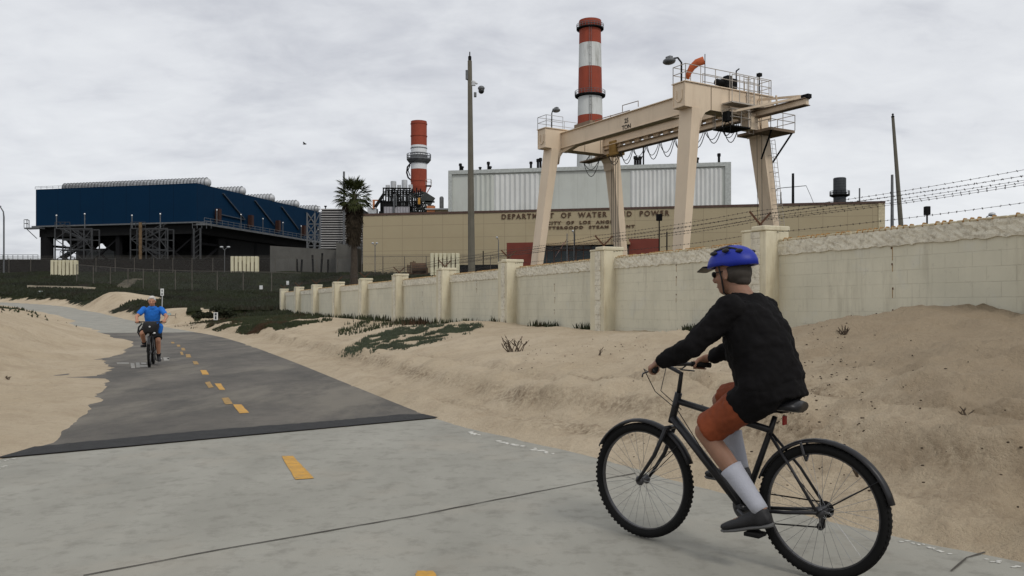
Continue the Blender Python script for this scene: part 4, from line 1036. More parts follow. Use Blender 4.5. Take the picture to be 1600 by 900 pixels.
for i in (0, 4):
    for j in range(5):
        y0_ = 1.6+(DB-3.2)*j/5; y1_ = 1.6+(DB-3.2)*(j+1)/5; x = 1.6+(WB-3.2)*i/4
        mb.beam((x, y0_, 9.5), (x, y1_, ZD-2), .4, .4); mb.beam((x, y0_, ZD-3.5), (x, y1_, ZD-3.5), .4, .5)
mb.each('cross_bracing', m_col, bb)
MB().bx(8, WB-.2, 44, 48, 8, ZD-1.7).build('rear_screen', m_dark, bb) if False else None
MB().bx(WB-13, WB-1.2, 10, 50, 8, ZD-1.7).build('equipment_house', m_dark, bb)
mb = MB(); mb.lathe((3, 22, ZD-4.2), [(1.9, 0), (1.9, WB-6)], 20, 'x'); mb.build('main_duct', m_dark, bb, smooth=True)
mb = MB(); mb.bx(5.5, 16, 6, 14, 9, ZD-4.0); mb.build('equipment_box', mat('mid_grey_panel', (.07, .075, .075), .7, grid=(30, .9), gw=.05), bb)
# stair towers standing in front
def stair_tower(px0, px1, ytop, label, up_first):
    d = 172; x0_ = gx(px0, d); W_ = gx(px1, d)-x0_; th = thing('stair_tower', label, 'stair tower', (x0_, d, 0)); z0 = 8.6; z1 = gz(ytop, d)
    mb = MB(); 
    xs_ = [0, W_*.42, W_*.78, W_]
    for x in xs_:
        for y in (0, 3): mb.beam((x, y, z0), (x, y, z1), .22, .22)
    nl = 4; 
    for k in range(nl+1):
        z = z0+(z1-z0)*k/nl
        for y in (0, 3): mb.beam((0, y, z), (W_, y, z), .16, .2)
    for k in range(nl):
        za = z0+(z1-z0)*k/nl; zb = z0+(z1-z0)*(k+1)/nl
        for a, c_ in zip(xs_[:-1], xs_[1:]):
            if (k+xs_.index(a)) % 2: mb.beam((a, 0, za), (c_, 0, zb), .13, .13)
            else: mb.beam((c_, 0, za), (a, 0, zb), .13, .13)
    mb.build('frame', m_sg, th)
    mb = MB()
    for k in range(3):
        za = z1-(z1-z0)*.33*k; zb = z1-(z1-z0)*.33*(k+1); a, c_ = (0.6, W_*.85) if (k % 2 == 0) == up_first else (W_*.85, .6)
        mb.beam((a, 1.4, za), (c_, 1.4, zb), 1.1, .35)
        for yy in (.8, 2.0): mb.beam((a, yy, za+1.1), (c_, yy, zb+1.1), .08, .1)
        for q in range(9):
            f = q/8; mb.beam((a+(c_-a)*f, .8, za+(zb-za)*f), (a+(c_-a)*f, .8, za+(zb-za)*f+1.1), .07, .07)
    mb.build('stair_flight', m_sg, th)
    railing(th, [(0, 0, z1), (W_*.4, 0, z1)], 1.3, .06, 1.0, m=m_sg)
    mb = MB(); mb.tube([(.3, 0, z1), (.3, 0, z1+2.6)], .1, 5); mb.tube([(W_*.8, 0, z1), (W_*.8, 0, z1+3.0)], .1, 5); mb.each('lamp_pole', m_grey, th)
    mb = MB(); mb.ell((.3, 0, z1+2.7), (.17, .17, .17), n=8, m=5); mb.ell((W_*.8, 0, z1+3.0), (.17, .17, .17), n=8, m=5); mb.each('lamp_globe', m_lampw, th, smooth=True)
    return th
stair_tower(86, 144, 357, 'grey steel stair tower under the navy building\'s left side, beside white panels', True)
st = stair_tower(204, 262, 357, 'grey steel stair tower with a rusty central pipe, under the navy building', False)
mb = MB(); mb.tube([(gx(220, 171.6)-st.location.x, -.6, 7.9), (gx(220, 171.6)-st.location.x, -.6, gz(348, 171.6))], .32, 10); mb.build('rusty_pipe', mat('rust_pipe', (.13, .085, .045), .8, var=.4), st)
# column with ladder at the corner
o = thing('pipe_rack_column', 'grey lattice column at the navy building\'s near corner', 'column', (gx(308, 176), 176, 0))
mb = MB()
for x in (-.7, .7): mb.beam((x, 0, 8), (x, 0, gz(357, 176)), .3, .3)
for k in range(9): mb.beam((-.7, 0, 8+k*1.1), (.7, 0, 9.1+k*1.1), .12, .12)
mb.build('lattice', m_sg, o); railing(o, [(-1, 0, gz(357, 176)), (3, 0, gz(357, 176))], 1.4, .06, .9, m=m_grey)

# lattice tower behind + louvre block
lt = thing('lattice_tower', 'dark steel lattice tower between the navy building and the slatted tower', 'lattice tower', (gx(480, 200), 200, 0))
mb = MB(); W_ = gx(500, 200)-gx(480, 200); z0, z1 = 8, gz(333, 200)
for x in (0, W_*.6, W_): mb.beam((x, 0, z0), (x, 0, z1), .3, .3)
for k in range(6):
    za, zb = z0+(z1-z0)*k/6, z0+(z1-z0)*(k+1)/6
    mb.beam((0, 0, za), (W_, 0, za), .2, .25); mb.beam((0, 0, za), (W_*.6, 0, zb), .18, .18); mb.beam((W_*.6, 0, za), (0, 0, zb), .18, .18); mb.beam((W_*.6, 0, za), (W_, 0, zb), .18, .18)
mb.build('frame', m_grey, lt); railing(lt, [(W_*.6, 0, z1), (W_, 0, z1)], 1.6, .06, .5, m=m_grey)
lv = thing('slatted_cooling_tower', 'grey horizontally slatted tower block left of the palm', 'cooling tower', (gx(501, 182), 182, 0))
W_ = gx(566, 182)-gx(501, 182); z0, z1 = 8, gz(327, 182)
MB().bx(.1, W_-.1, .5, 8, z0, z1-.1).build('core', m_black, lv)
mb = MB(); n = 17; 
for k in range(n):
    z = gz(387, 182)+(z1-gz(387, 182))*k/(n-1); mb.box((W_/2, .2, z), (W_, .3, .22), Matrix.Rotation(.12, 3, 'X'))
mb.build('slat', mat('slat_grey', (.38, .37, .36), .6, var=.1), lv)
MB().bx(0, W_, .3, 8.2, z1, z1+.15).build('roof', m_grey, lv)
mb = MB(); mb.tube([(gx(507, 182)-lv.location.x, 1, z1), (gx(507, 182)-lv.location.x, 1, z1+.7)], .12, 6); mb.box((gx(507, 182)-lv.location.x, 1, z1+.75), (.5, .3, .3)); mb.build('roof_camera', m_dark, lv)
mb = MB(); mb.bx(W_-5, W_+1, -1.4, -1.2, z0, gz(378, 182)); mb.build('stair_cage', mat('cage_grey', (.11, .11, .11), .6, grid=(.6, .6), gw=.08, grid_col=(.03, .03, .03)), lv)

# grey concrete retaining wall
cw = thing('concrete_screen_wall', 'weathered grey concrete wall between the navy building and the palm', 'wall', (gx(422, 160), 160, 0), math.radians(-2))
W_ = gx(532, 160)-gx(422, 160)
m_cwall = mat('weathered_concrete', (.10, .097, .088), .85, var=.18, scale=.25, dirt=(.06, .055, .048), dirt_amt=.6, streak=1, bmp=.2, bscale=4)
vs = [(0, 0, 6), (W_, 0, 6), (W_, 0, gz(391, 160)), (0, 0, gz(384, 160)), (0, .6, 6), (W_, .6, 6), (W_, .6, gz(391, 160)), (0, .6, gz(384, 160))]
MB().add(vs, [(0, 1, 2, 3), (4, 7, 6, 5), (0, 4, 5, 1), (1, 5, 6, 2), (2, 6, 7, 3), (3, 7, 4, 0)]).build('wall_panel', m_cwall, cw)
x0_ = W_+.004; x1_ = W_+4.0
vs = [(x0_, -3, 6), (x1_, -3, 6), (x1_, -3, gz(388, 157)), (x0_, -3, gz(379, 157)), (x0_, .6, 6), (x1_, .6, 6), (x1_, .6, gz(388, 157)), (x0_, .6, gz(379, 157))]
MB().add(vs, [(0, 1, 2, 3), (4, 7, 6, 5), (0, 4, 5, 1), (1, 5, 6, 2), (2, 6, 7, 3), (3, 7, 4, 0)]).build('stair_wall', m_cwall, cw)
for px, dd, wh in ((465, 157, 'leftmost'), (470, 157, 'second from left'), (490, 157, 'middle'), (501, 157, 'second from right'), (512, 157, 'rightmost')):
    o = thing('conduit_post', 'thin dark conduit post before the grey concrete wall, %s of the five' % wh, 'post', (gx(px, dd), dd, 6.5), 0, 'conduit posts by the grey wall')
    MB().beam((0, 0, 0), (random.uniform(-.4, .4), 0, random.uniform(3.6, 5)), .35, .3).build('shaft', m_dark, o)
dr = thing('dark_retaining_wall', 'dark wall with railing on the hilltop under the navy building', 'wall', (gx(-60, 166), 166, 0))
W_ = gx(425, 166)-gx(-60, 166)
MB().bx(0, W_, 0, .8, 5, gz(405, 166)).build('wall_panel', mat('dark_brick', (.012, .010, .008), .9, var=.35, scale=.5, grid=(1.2, .5, .5), grid_col=(.02, .017, .015), gw=.05), dr)
railing(dr, [(0, .3, gz(405, 166)), (gx(58, 166)-gx(-60, 166), .3, gz(405, 166))], .9, .05, 1.0, m=m_grey)
MB().bx(gx(425, 166)-gx(-60, 166), gx(575, 166)-gx(-60, 166), 0, .5, 5, gz(412, 166)).build('low_wall', m_dark, dr)

# ================================================================== barrier panels
m_barr = mat('cream_barrier', (.60, .56, .40), .7, var=.08, scale=.6, dirt=(.22, .20, .12), dirt_amt=.6, streak=1)
def barrier(px0, px1, yt, yb, d, n, label, arms=True):
    x0 = gx(px0, d); W_ = gx(px1, d)-x0; th = thing('fluted_barrier', label, 'barrier', (x0, d, 0), 0, 'cream fluted barriers along the hilltop'); z1, z0 = gz(yt, d), gz(yb, d)-1.2
    MB().bx(0, W_, .1, .3, z0, z1).build('backing', m_barr, th)
    mb = MB(); 
    for k in range(n):
        a = W_*k/n; mb.box((a+W_/n*.5, -.05, (z0+z1)/2), (W_/n*.74, .29, z1-z0+.1))
    mb.build('flute', m_barr, th, bevel=.04)
    mb = MB()
    for k in range(1, n): mb.box((W_*k/n, -.02, (z0+z1)/2+random.uniform(-.5, .5)), (W_/n*.16, .1, (z1-z0)*random.uniform(.3, .9)))
    mb.build('stained_gap', mat('gap_brown', (.09, .06, .03), .9), th)
barrier(79, 121, 407, 430, 140, 7, 'cream fluted barrier at the left, under the navy building')
barrier(360, 404, 401, 424, 148, 7, 'cream fluted barrier in front of the navy building\'s dark side')
barrier(672, 718, 396, 420, 138, 7, 'cream fluted barrier before the tan building, left of the tall pole')

# ================================================================== fences
m_fence = mat('fence_post_steel', (.11, .10, .085), .7, .3, var=.3, scale=2)
m_link, t, b = nodes('chain_link'); oc = objco(t)
s_ = tn(t, 'ShaderNodeSeparateXYZ'); t.links.new(oc, s_.inputs[0])
p_ = mathn(t, 'ADD', s_.outputs[0], s_.outputs[2]); q_ = mathn(t, 'SUBTRACT', s_.outputs[0], s_.outputs[2])
def lines(v): return mathn(t, 'LESS_THAN', mathn(t, 'FRACT', mathn(t, 'MULTIPLY', v, 14.0)), .06)
al = mathn(t, 'MAXIMUM', lines(p_), lines(q_)); t.links.new(al, b.inputs['Alpha']); b.inputs['Base Color'].default_value = (.10, .10, .095, 1); b.inputs['Roughness'].default_value = .6
def chain_fence(name, label, pts, h, post_every=3.0, top_wires=0, link=True, pr=.045):
    P0 = Vector(pts[0]); th = thing(name, label, 'fence', tuple(P0)); 
    mb = MB(); rl = MB(); lk = MB()
    for a, c_ in zip(pts[:-1], pts[1:]):
        a, c_ = Vector(a)-P0, Vector(c_)-P0; n = max(1, round((c_-a).length/post_every))
        for k in range(n):
            p = a.lerp(c_, k/n); q = a.lerp(c_, (k+1)/n)
            MB().tube([p+Vector((0, 0, -.6)), p+Vector((0, 0, h))], pr, 6).build('post', m_fence, th)
            rl.tube([p+Vector((0, 0, h-.05)), q+Vector((0, 0, h-.05))], pr*.6, 5)
            for w_ in range(top_wires): 
                rl.tube([p+Vector((0, -.1*w_, h+.12*(w_+1))), q+Vector((0, -.1*w_, h+.12*(w_+1)))], .012, 4)
            lk.add([p, q, q+Vector((0, 0, h-.05)), p+Vector((0, 0, h-.05))], [(0, 1, 2, 3)])
    rl.build('top_rail', m_fence, th)
    if link: lk.build('chain_link', m_link, th, recalc=False)
    return th
def hp(px, d, dz=0):
    x = gx(px, d); return (x, d, tz(x, d)+dz)
chain_fence('slope_fence', 'thin chain link fence crossing the green slope below the plant', [hp(120, 118), hp(200, 112), hp(300, 106), hp(380, 103), hp(470, 100)], 2.6, 3.4, pr=.06)
chain_fence('hilltop_fence', 'tall chain link fence with barbed wire along the hilltop', [(gx(-20, 150), 150, 6.8), (gx(150, 150), 150, 6.9), (gx(300, 150), 150, 6.9), (gx(560, 150), 150, 6.9)], 3.2, 3.6, 3, pr=.06)
chain_fence('yard_fence', 'chain link fence in front of the tan building\'s left half', [(gx(565, 141), 141, 6.6), (gx(700, 139), 139, 6.6), (gx(800, 137), 137, 6.6)], 3.2, 3.8, 2, pr=.06)
# machinery / clutter before the tan building
cl = thing('yard_machinery', 'rusty brown pipes and machinery in the yard before the tan building', 'machinery', (gx(628, 143), 143, 6.4))
mb = MB(); W_ = gx(670, 143)-gx(628, 143)
for k in range(6): mb.beam((1+k*.25, 0, 0), (1+k*.25, 0, random.uniform(2, 3)), .18, .18)
mb.lathe((W_*.65, 0, 1.5), [(.9, -1.2), (.9, 1.2)], 12, 'x'); mb.bx(W_*.5, W_*.95, -.3, 1, .2, 1.6); mb.bx(0, W_*.9, -.2, .6, 0, .6)
for k in range(7): mb.beam((random.uniform(1, 4), -.4, random.uniform(0, 1)), (random.uniform(1.5, 4.8), -.4, random.uniform(1, 2.8)), .12, .12)
mb.build('machine_body', mat('rusty_machine', (.10, .055, .03), .8, var=.4, scale=1), cl)

# ================================================================== poles
m_pole = mat('concrete_pole', (.125, .115, .09), .85, var=.18, scale=1.2, dirt=(.09, .08, .06), dirt_amt=.5, streak=1, bmp=.3)
d = 45; pb = at(737.5, 430, d); ptp = at(734, 95, d)
cp = thing('camera_pole', 'tall tapering grey pole with dome camera, standing behind the wall', 'pole', (pb.x, pb.y, .9))
off = Vector((ptp.x-pb.x, 0, ptp.z-.9))
sh_ = MB().tube([(0, 0, 0), off], [.21, .115], 8); sh_.build('shaft', m_pole, cp)
o_ = lambda px, py: Vector((gx(px, d)-pb.x, 0, gz(py, d)-.9))
mb = MB(); mb.lathe(o_(734, 110), [(.1, 0), (.11, .25), (.06, .5), (.09, .55), (.09, .75), (.03, .8), (.03, 1.0)], 10); mb.build('tip_fitting', m_dark, cp)
mb = MB(); mb.box(o_(729.5, 117), (.14, .16, .5)); mb.tube([o_(729.5, 125), o_(733, 126)], .02, 5); mb.build('antenna_box', m_grey, cp, bevel=.02)
mb = MB(); mb.tube([o_(736, 128), o_(741, 128), o_(746, 131)], [.09, .07, .05], 8); mb.box(o_(740, 131), (.2, .14, .2)); mb.build('camera_arm', m_lt, cp)
mb = MB(); mb.ell(o_(752, 138), (.19, .19, .14)); mb.build('dome_camera', m_grey, cp, smooth=True); 
mb = MB(); mb.ell(o_(752, 142), (.16, .16, .16)); mb.build('dome_glass', mat('dome_dark', (.02, .02, .02), .2, bmp=0), cp, smooth=True)
mb = MB(); mb.box(o_(742.5, 148), (.14, .14, .26)); mb.build('junction_box', m_grey, cp, bevel=.02)
d = 48; pb = at(1408.5, 365, d); ptp = at(1395, 182, d)
rp = thing('utility_pole', 'plain grey brown pole leaning slightly, behind the right end of the wall', 'pole', (pb.x+.35, pb.y, 1.0))
tpv = Vector((ptp.x-pb.x-.35, 0, ptp.z-1.0)); MB().tube([(0, 0, 0), tpv], [.19, .085], 8).build('shaft', m_pole, rp)
mb = MB(); mb.lathe(tpv, [(.07, -.12), (.10, 0), (.04, .06), (.07, .12), (.02, .18)], 8); mb.build('tip_fitting', m_dark, rp)

def street_light(px, pytop, pybase, d, label, side_px, group=None, r=.07, two=False, square=False):
    b_ = at(px, pybase, d); th = thing('lamp_post', label, 'lamp post', (b_.x, b_.y, b_.z-1.5), 0, group); h = gz(pytop, d)-b_.z+1.5
    sx_ = side_px/F*d
    if square: MB().tube([(0, 0, 0), (0, 0, h)], r, 7).build('post', m_dark, th); MB().box((0, 0, h+.25), (abs(sx_), .3, .5)).build('lamp_head', m_dark, th, bevel=.04)
    else:
        mb = MB(); mb.tube([(0, 0, 0), (0, 0, h*.86), (sx_*.12, 0, h*.93), (sx_*.9, 0, h)], [r, r, r*.8, r*.7], 7)
        if two: mb.tube([(0, 0, h*.90), (-sx_*.7, 0, h*.99)], r*.7, 6)
        mb.build('post', m_grey, th)
        mb = MB(); mb.ell((sx_, 0, h), (abs(sx_)*.35+.1, .22, .16))
        if two: mb.ell((-sx_*.8, 0, h), (abs(sx_)*.35+.1, .22, .16))
        mb.build('lamp_head', m_lt, th, smooth=True)
    return th
street_light(6, 322, 432, 150, 'tall curved street light at the far left edge of the picture', -7, r=.14)
street_light(351, 386, 424, 152, 'twin headed lamp post left of the middle cream barrier', 6, two=True)
street_light(586, 380, 418, 145, 'small twin headed lamp post in front of the tan building by the palm', -3.5, two=True)
street_light(779, 371, 418, 140, 'thin lamp post in front of the left maroon door panel', -2.5)
street_light(1030, 345, 392, 62, 'dark square headed lamp post between the letters and maroon panel', 9, square=True, r=.05)
street_light(1448.5, 336, 362, 48, 'short square floodlight peeking over the wall at the right', 8, square=True, r=.05)
street_light(1541, 335, 352, 60, 'small hooked lamp showing over the wall near the right edge', 9, r=.05)
street_light(897, 361, 420, 118, 'bare thin post with small head in front of the window band', -2)
for px, pt in ((1042, 364), (880, 360), (1500, 400)):
    pass
# far thin poles and a wired pole
def far_pole(px, pt, d, r, label, arm_=False):
    x = gx(px, d); th = thing('distant_pole', label, 'pole', (x, d, 8)); h = gz(pt, d)-8
    MB().tube([(0, 0, 0), (0, 0, h)], [r*1.1, r*.8], 7).build('shaft', m_grey if not arm_ else m_dark, th)
    if arm_:
        mb = MB(); mb.beam((-3.5, 0, h-3.4), (3.0, 0, h-2.8), .15, .15); mb.tube([(-3.5, 0, h-3.4), (-5, 0, h-6), (-5.5, 0, h-8)], .06, 4); mb.tube([(3, 0, h-2.8), (4, 0, h-5), (5.2, 0, h-8)], .06, 4); mb.build('cross_arm', m_grey, th)
    return th
far_pole(1239, 271, 190, .35, 'dark pole with crossarm above the tan roof, right of the crane', True)
far_pole(1220, 300, 200, .2, 'short grey pole just left of the crossarm pole')
far_pole(1343, 294, 180, .2, 'short grey pole right of the dark round tank')
far_pole(1394, 273, 70, .13, 'thin grey pole just left of the leaning utility pole')
far_pole(537.5, 268, 180, .28, 'thin dark pole behind the palm crown')
tkk = thing('exhaust_tank', 'dark round tank with a gallery on the tan building\'s roof line', 'tank', (gx(1312, 165), 165, 0))
dt = 165; MB().lathe((0, 0, 0), [(1.2, 10), (1.2, gz(303, dt)), (1.22, gz(302, dt)), (1.22, gz(279, dt)), (1.1, gz(278, dt))], 24).build('drum', mat('charcoal_drum', (.05, .055, .06), .6, .3, grid=(3, .5), gw=.04, grid_col=(.03, .03, .035)), tkk)
MB().lathe((0, 0, 0), [(1.25, gz(306, dt)-.3), (1.9, gz(306, dt)), (1.9, gz(306, dt)+.2), (1.25, gz(306, dt)+.21)], 24).build('gallery', m_dark, tkk); ring_rail(tkk, 1.85, gz(306, dt), .9, 14, m_dark, .05)
# flag pole with drooping flag
fp = thing('flag_pole', 'slim pole with a drooping faded flag in front of the dark windows', 'flag pole', (gx(886, 120), 120, 4.5), 0)
MB().tube([(0, 0, 0), (0, 0, gz(365, 120)-4.5)], .07, 6).build('pole', m_grey, fp)
mb = MB(); zt3 = gz(373, 120)-4.5
vs = []; 
for k in range(7):
    f = k/6; vs += [(-.05-1.2*f+.1*math.sin(k*2), .15*math.sin(k*1.7), zt3-2.0*f), (-.6-1.3*f, .2*math.sin(k*2.3), zt3-.9-2.0*f)]
mb.add(vs, [(2*k, 2*k+1, 2*k+3, 2*k+2) for k in range(6)]); fl = mb.build('flag', mat('faded_flag', (.26, .15, .13), .9, var=.5, scale=2.5), fp); sm = fl.modifiers.new('thick', 'SOLIDIFY'); sm.thickness = .03


# ================================================================== palm
m_bark = mat('palm_bark', (.055, .043, .032), .95, var=.35, scale=3, bmp=.8, bscale=6)
m_frond, t, b = nodes('palm_frond'); oc = objco(t); b.inputs['Base Color'].default_value = (.03, .04, .015, 1); b.inputs['Roughness'].default_value = .7; b.inputs['Specular IOR Level'].default_value = .15
t.links.new(mixc(t, ramp(t, noise(t, oc, .9, 4, .6), .35, .65), (.030, .040, .013, 1), (.065, .075, .026, 1)), b.inputs['Base Color'])
m_dead = mat('dead_frond', (.060, .046, .030), .95, var=.4, scale=2, bmp=.3)
pd = 110; px_ = gx(553, pd); pz = tz(px_, pd)
palm = thing('palm_tree', 'tall fan palm with a shaggy skirt of dead fronds beside the tan building', 'palm tree', (px_, pd, pz-.3))
PH = gz(303, pd)-pz+.3
MB().tube([(0, 0, 0), (.05, 0, PH*.3), (-.02, 0, PH*.6), (.06, 0, PH)], [.62, .42, .38, .34], 14).build('trunk', m_bark, palm)
def fan(mb, root, dr, ln, rad, nb, droop, wd=.055):
    dr = Vector(dr).normalized(); sidev = dr.cross(Vector((0, 0, 1)));
    sidev = sidev.normalized() if sidev.length > .05 else Vector((1, 0, 0))
    upv = sidev.cross(dr).normalized()
    tip = root+dr*ln-Vector((0, 0, droop*ln*.3))
    mb.tube([root, root+dr*ln*.5, tip], [.05, .035, .02], 4)
    for k in range(nb):
        a = (k/(nb-1)-.5)*2.6
        d1 = (dr*math.cos(a)+sidev*math.sin(a)+upv*random.uniform(-.12, .12)).normalized(); L_ = rad*(1-.28*abs(a)/1.3)*random.uniform(.85, 1.08)
        mid = tip+d1*L_*.55; end = tip+d1*L_+Vector((0, 0, -droop*L_*random.uniform(.25, .6)))
        n_ = d1.cross(upv).normalized()*wd; 
        mb.add([tip, mid+n_, end, mid-n_], [(0, 1, 2, 3)])
        mb.add([tip, mid+upv*wd*.8, end, mid-upv*wd*.5], [(0, 1, 2, 3)])
mb = MB(); top = Vector((.06, 0, PH))
for k in range(72):
    el = math.radians(random.uniform(-38, 82)); az = random.uniform(0, 2*PI)
    dr = (math.cos(az)*math.cos(el), math.sin(az)*math.cos(el), math.sin(el))
    fan(mb, top+Vector((0, 0, random.uniform(-.7, .2))), dr, random.uniform(1.1, 1.9), random.uniform(1.2, 1.6), 15, .25+.4*(el < .3))
mb.build('crown', m_frond, palm, recalc=False)
mb = MB()
for k in range(150):
    f = random.random(); z = PH-.7-f*4.9; az = random.uniform(0, 2*PI); rr = 1.15-.75*f+random.uniform(-.15, .1); 
    root = Vector((.35*math.cos(az), .35*math.sin(az), z)); dr = (math.cos(az)*rr, math.sin(az)*rr, -1.25)
    fan(mb, root, dr, random.uniform(.4, .8), random.uniform(.8, 1.25), 8, .5, .07)
mb.build('frond_skirt', m_dead, palm, recalc=False)

# ================================================================== ground cover plants
m_ice, t, b = nodes('ice_plant_leaf'); pos = tn(t, 'ShaderNodeNewGeometry').outputs['Position']
cc = mixc(t, ramp(t, noise(t, pos, 1.1, 5, .7), .40, .62), (.020, .026, .009, 1), (.036, .042, .016, 1))
cc = mixc(t, mathn(t, 'MULTIPLY', ramp(t, noise(t, pos, .45, 4, .6), .52, .62), .8), cc, (.050, .022, .010, 1))
t.links.new(cc, b.inputs['Base Color']); b.inputs['Roughness'].default_value = .7; b.inputs['Specular IOR Level'].default_value = .2
m_sage = mat('sage_leaf', (.042, .052, .027), .7, var=.3, scale=2)
m_hillp = mat('hillside_leaf', (.014, .018, .006), .9, var=.6, scale=.12, dirt=(.017, .010, .006), dirt_amt=.9, bmp=0)
def blades(name, pts, size, m, label, cat='ground cover', spread=.5, wd=.18):
    n = len(pts); P = np.array(pts, float); R = np.random.default_rng(int(abs(P[0, 0])*100)+n)
    ln = size*R.uniform(.55, 1.3, n); az = R.uniform(0, 2*PI, n); tilt = R.uniform(0, spread, n)
    tip = P+np.stack([np.cos(az)*np.sin(tilt)*ln, np.sin(az)*np.sin(tilt)*ln, np.cos(tilt)*ln], -1)
    V = np.empty((n, 4, 3)); w_ = ln*wd
    for k in range(3):
        a = az+k*2*PI/3; V[:, k] = P+np.stack([np.cos(a)*w_, np.sin(a)*w_, -.02+0*a], -1)
    V[:, 3] = tip
    me = bpy.data.meshes.new(name); me.vertices.add(n*4); me.vertices.foreach_set('co', V.astype(np.float32).ravel())
    o_ = np.arange(n)[:, None]*4; Fi = np.concatenate([o_+[0, 1, 3], o_+[1, 2, 3], o_+[2, 0, 3]], 1).astype(np.int32).ravel()
    me.loops.add(len(Fi)); me.loops.foreach_set('vertex_index', Fi); me.polygons.add(len(Fi)//3); me.polygons.foreach_set('loop_start', np.arange(0, len(Fi), 3, dtype=np.int32)); me.update(calc_edges=True)
    ob = bpy.data.objects.new(name, me); C.objects.link(ob); me.materials.append(m); tag(ob, label, cat, kind='stuff'); return ob
def patch(cx, cy, sx, sy, rot, n, thr=.35, z=.0):
    R = np.random.default_rng(int(cx*31+cy*7) & 0xffff); u = R.normal(0, .5, n)*sx; v = R.normal(0, .5, n)*sy
    c_, s_ = math.cos(rot), math.sin(rot); x = cx+u*c_-v*s_; y = cy+u*s_+v*c_
    k = fbm(x*2.1, y*2.1, 3) > (np.sqrt((u/sx)**2+(v/sy)**2)-.95)*.9
    x, y = x[k], y[k]; zz_ = terrain(x, y)[0]
    return np.stack([x, y, zz_], -1)
def polyhit(poly, n, ns_=1.5, thr=-.12):
    R = np.random.default_rng(int(poly[0][0])*7+n); P = np.array(poly, float); lo, hi = P.min(0), P.max(0)
    x = R.uniform(lo[0], hi[0], n*3); y = R.uniform(lo[1], hi[1], n*3); ins = np.zeros(len(x), bool); m_ = len(P)
    for i in range(m_):
        a, b_ = P[i], P[(i+1) % m_]; c_ = ((a[1] > y) != (b_[1] > y)) & (x < (b_[0]-a[0])*(y-a[1])/(b_[1]-a[1]+1e-9)+a[0]); ins ^= c_
    x, y = x[ins][:n], y[ins][:n]; d = np.full(len(x), 80.0)
    ds = np.geomspace(12, 75, 220); best = np.full(len(x), np.nan)
    for dd in ds:
        open_ = np.isnan(best)
        if not open_.any(): break
        zz_ = terrain((x[open_]-800)/F*dd, np.full(open_.sum(), dd))[0]; hit = CAMZ+(HY-y[open_])/F*dd < zz_
        idx = np.where(open_)[0][hit]; best[idx] = dd*(1+R.uniform(-.006, .006, len(idx)))
    ok = ~np.isnan(best); X = (x[ok]-800)/F*best[ok]; Y = best[ok]; j = R.normal(0, .06, (2, len(X))); X = X+j[0]; Y = Y+j[1]*2
    k = fbm(X*ns_+5, Y*ns_, 4) > thr; X, Y = X[k], Y[k]
    return np.stack([X, Y, terrain(X, Y)[0]], -1)
blades('sage_mat', polyhit([(552, 545), (575, 530), (625, 512), (700, 511), (752, 509), (735, 519), (680, 533), (640, 543), (590, 547)], 26000, 2.4, -.06), .065, m_sage, 'grey green plant mat creeping down the dune in front of the middle of the wall', spread=1.0, wd=.3)
blades('sage_runner', polyhit([(538, 550), (570, 535), (610, 522), (612, 526), (575, 541), (550, 552)], 1800, 1.5), .07, m_sage, 'thin runners trailing left from the grey green mat on the sand', spread=1.0, wd=.3)
blades('ice_plant', polyhit([(528, 518), (545, 505), (600, 500), (640, 505), (600, 514), (560, 522), (535, 524)], 1100, 2.2, -.02), .13, m_ice, 'upright ice plant dotted over the sand near the wall\'s far bays', spread=.4)
ip = [polyhit([(322, 514), (335, 500), (400, 494), (470, 496), (520, 500), (480, 506), (440, 514), (412, 525), (372, 521), (345, 519)], 24000, 1.1, .02), patch(-15.8, 51, 4.5, 3.0, -.8, 12000)]
blades('ice_plant', np.concatenate(ip), .12, m_ice, 'green and reddish ice plant bank at the far end of the wall', spread=.8, wd=.3)
# along the wall foot
fo = []
for d0, d1, n, spread in ((26, 57, 1500, .35), (21.5, 22.8, 90, .1), (16.15, 16.75, 110, .08), (19.3, 20.8, 50, .06), (27.0, 29, 90, .15), (24.0, 26, 120, .15)):
    u = np.random.default_rng(int(d0*10)).uniform(d0, d1, n); v = .16+np.abs(np.random.default_rng(int(d0)).normal(0, spread, n))
    keep = fbm(u*1.3, u*0+3, 3) > -.12 if d1-d0 > 3 else np.ones(n, bool)
    u, v = u[keep], v[keep]; X = WX0-WS*u-v/WL; Y = u-v*WS/WL
    fo.append(np.stack([X, Y, terrain(X, Y)[0]], -1))
blades('ice_plant', np.concatenate([fo[0]]), .26, m_ice, 'row of upright ice plant along the foot of the wall\'s far half', spread=.5, wd=.16)
for f_, lb in ((fo[1], 'small dark tuft against the wall, right of the third large pier'), (fo[2], 'dark leafy tuft against the wall left of the helmet'), (fo[3], 'low pale tuft at the wall right of the pier left of the cyclist'), (fo[4], 'small tuft at the wall foot beside the grey green mat\'s right end'), (fo[5], 'small dark clump at the wall foot right of the grey green mat')):
    o = blades('wall_foot_tuft', f_, .17, m_ice, lb, spread=.7, wd=.14)
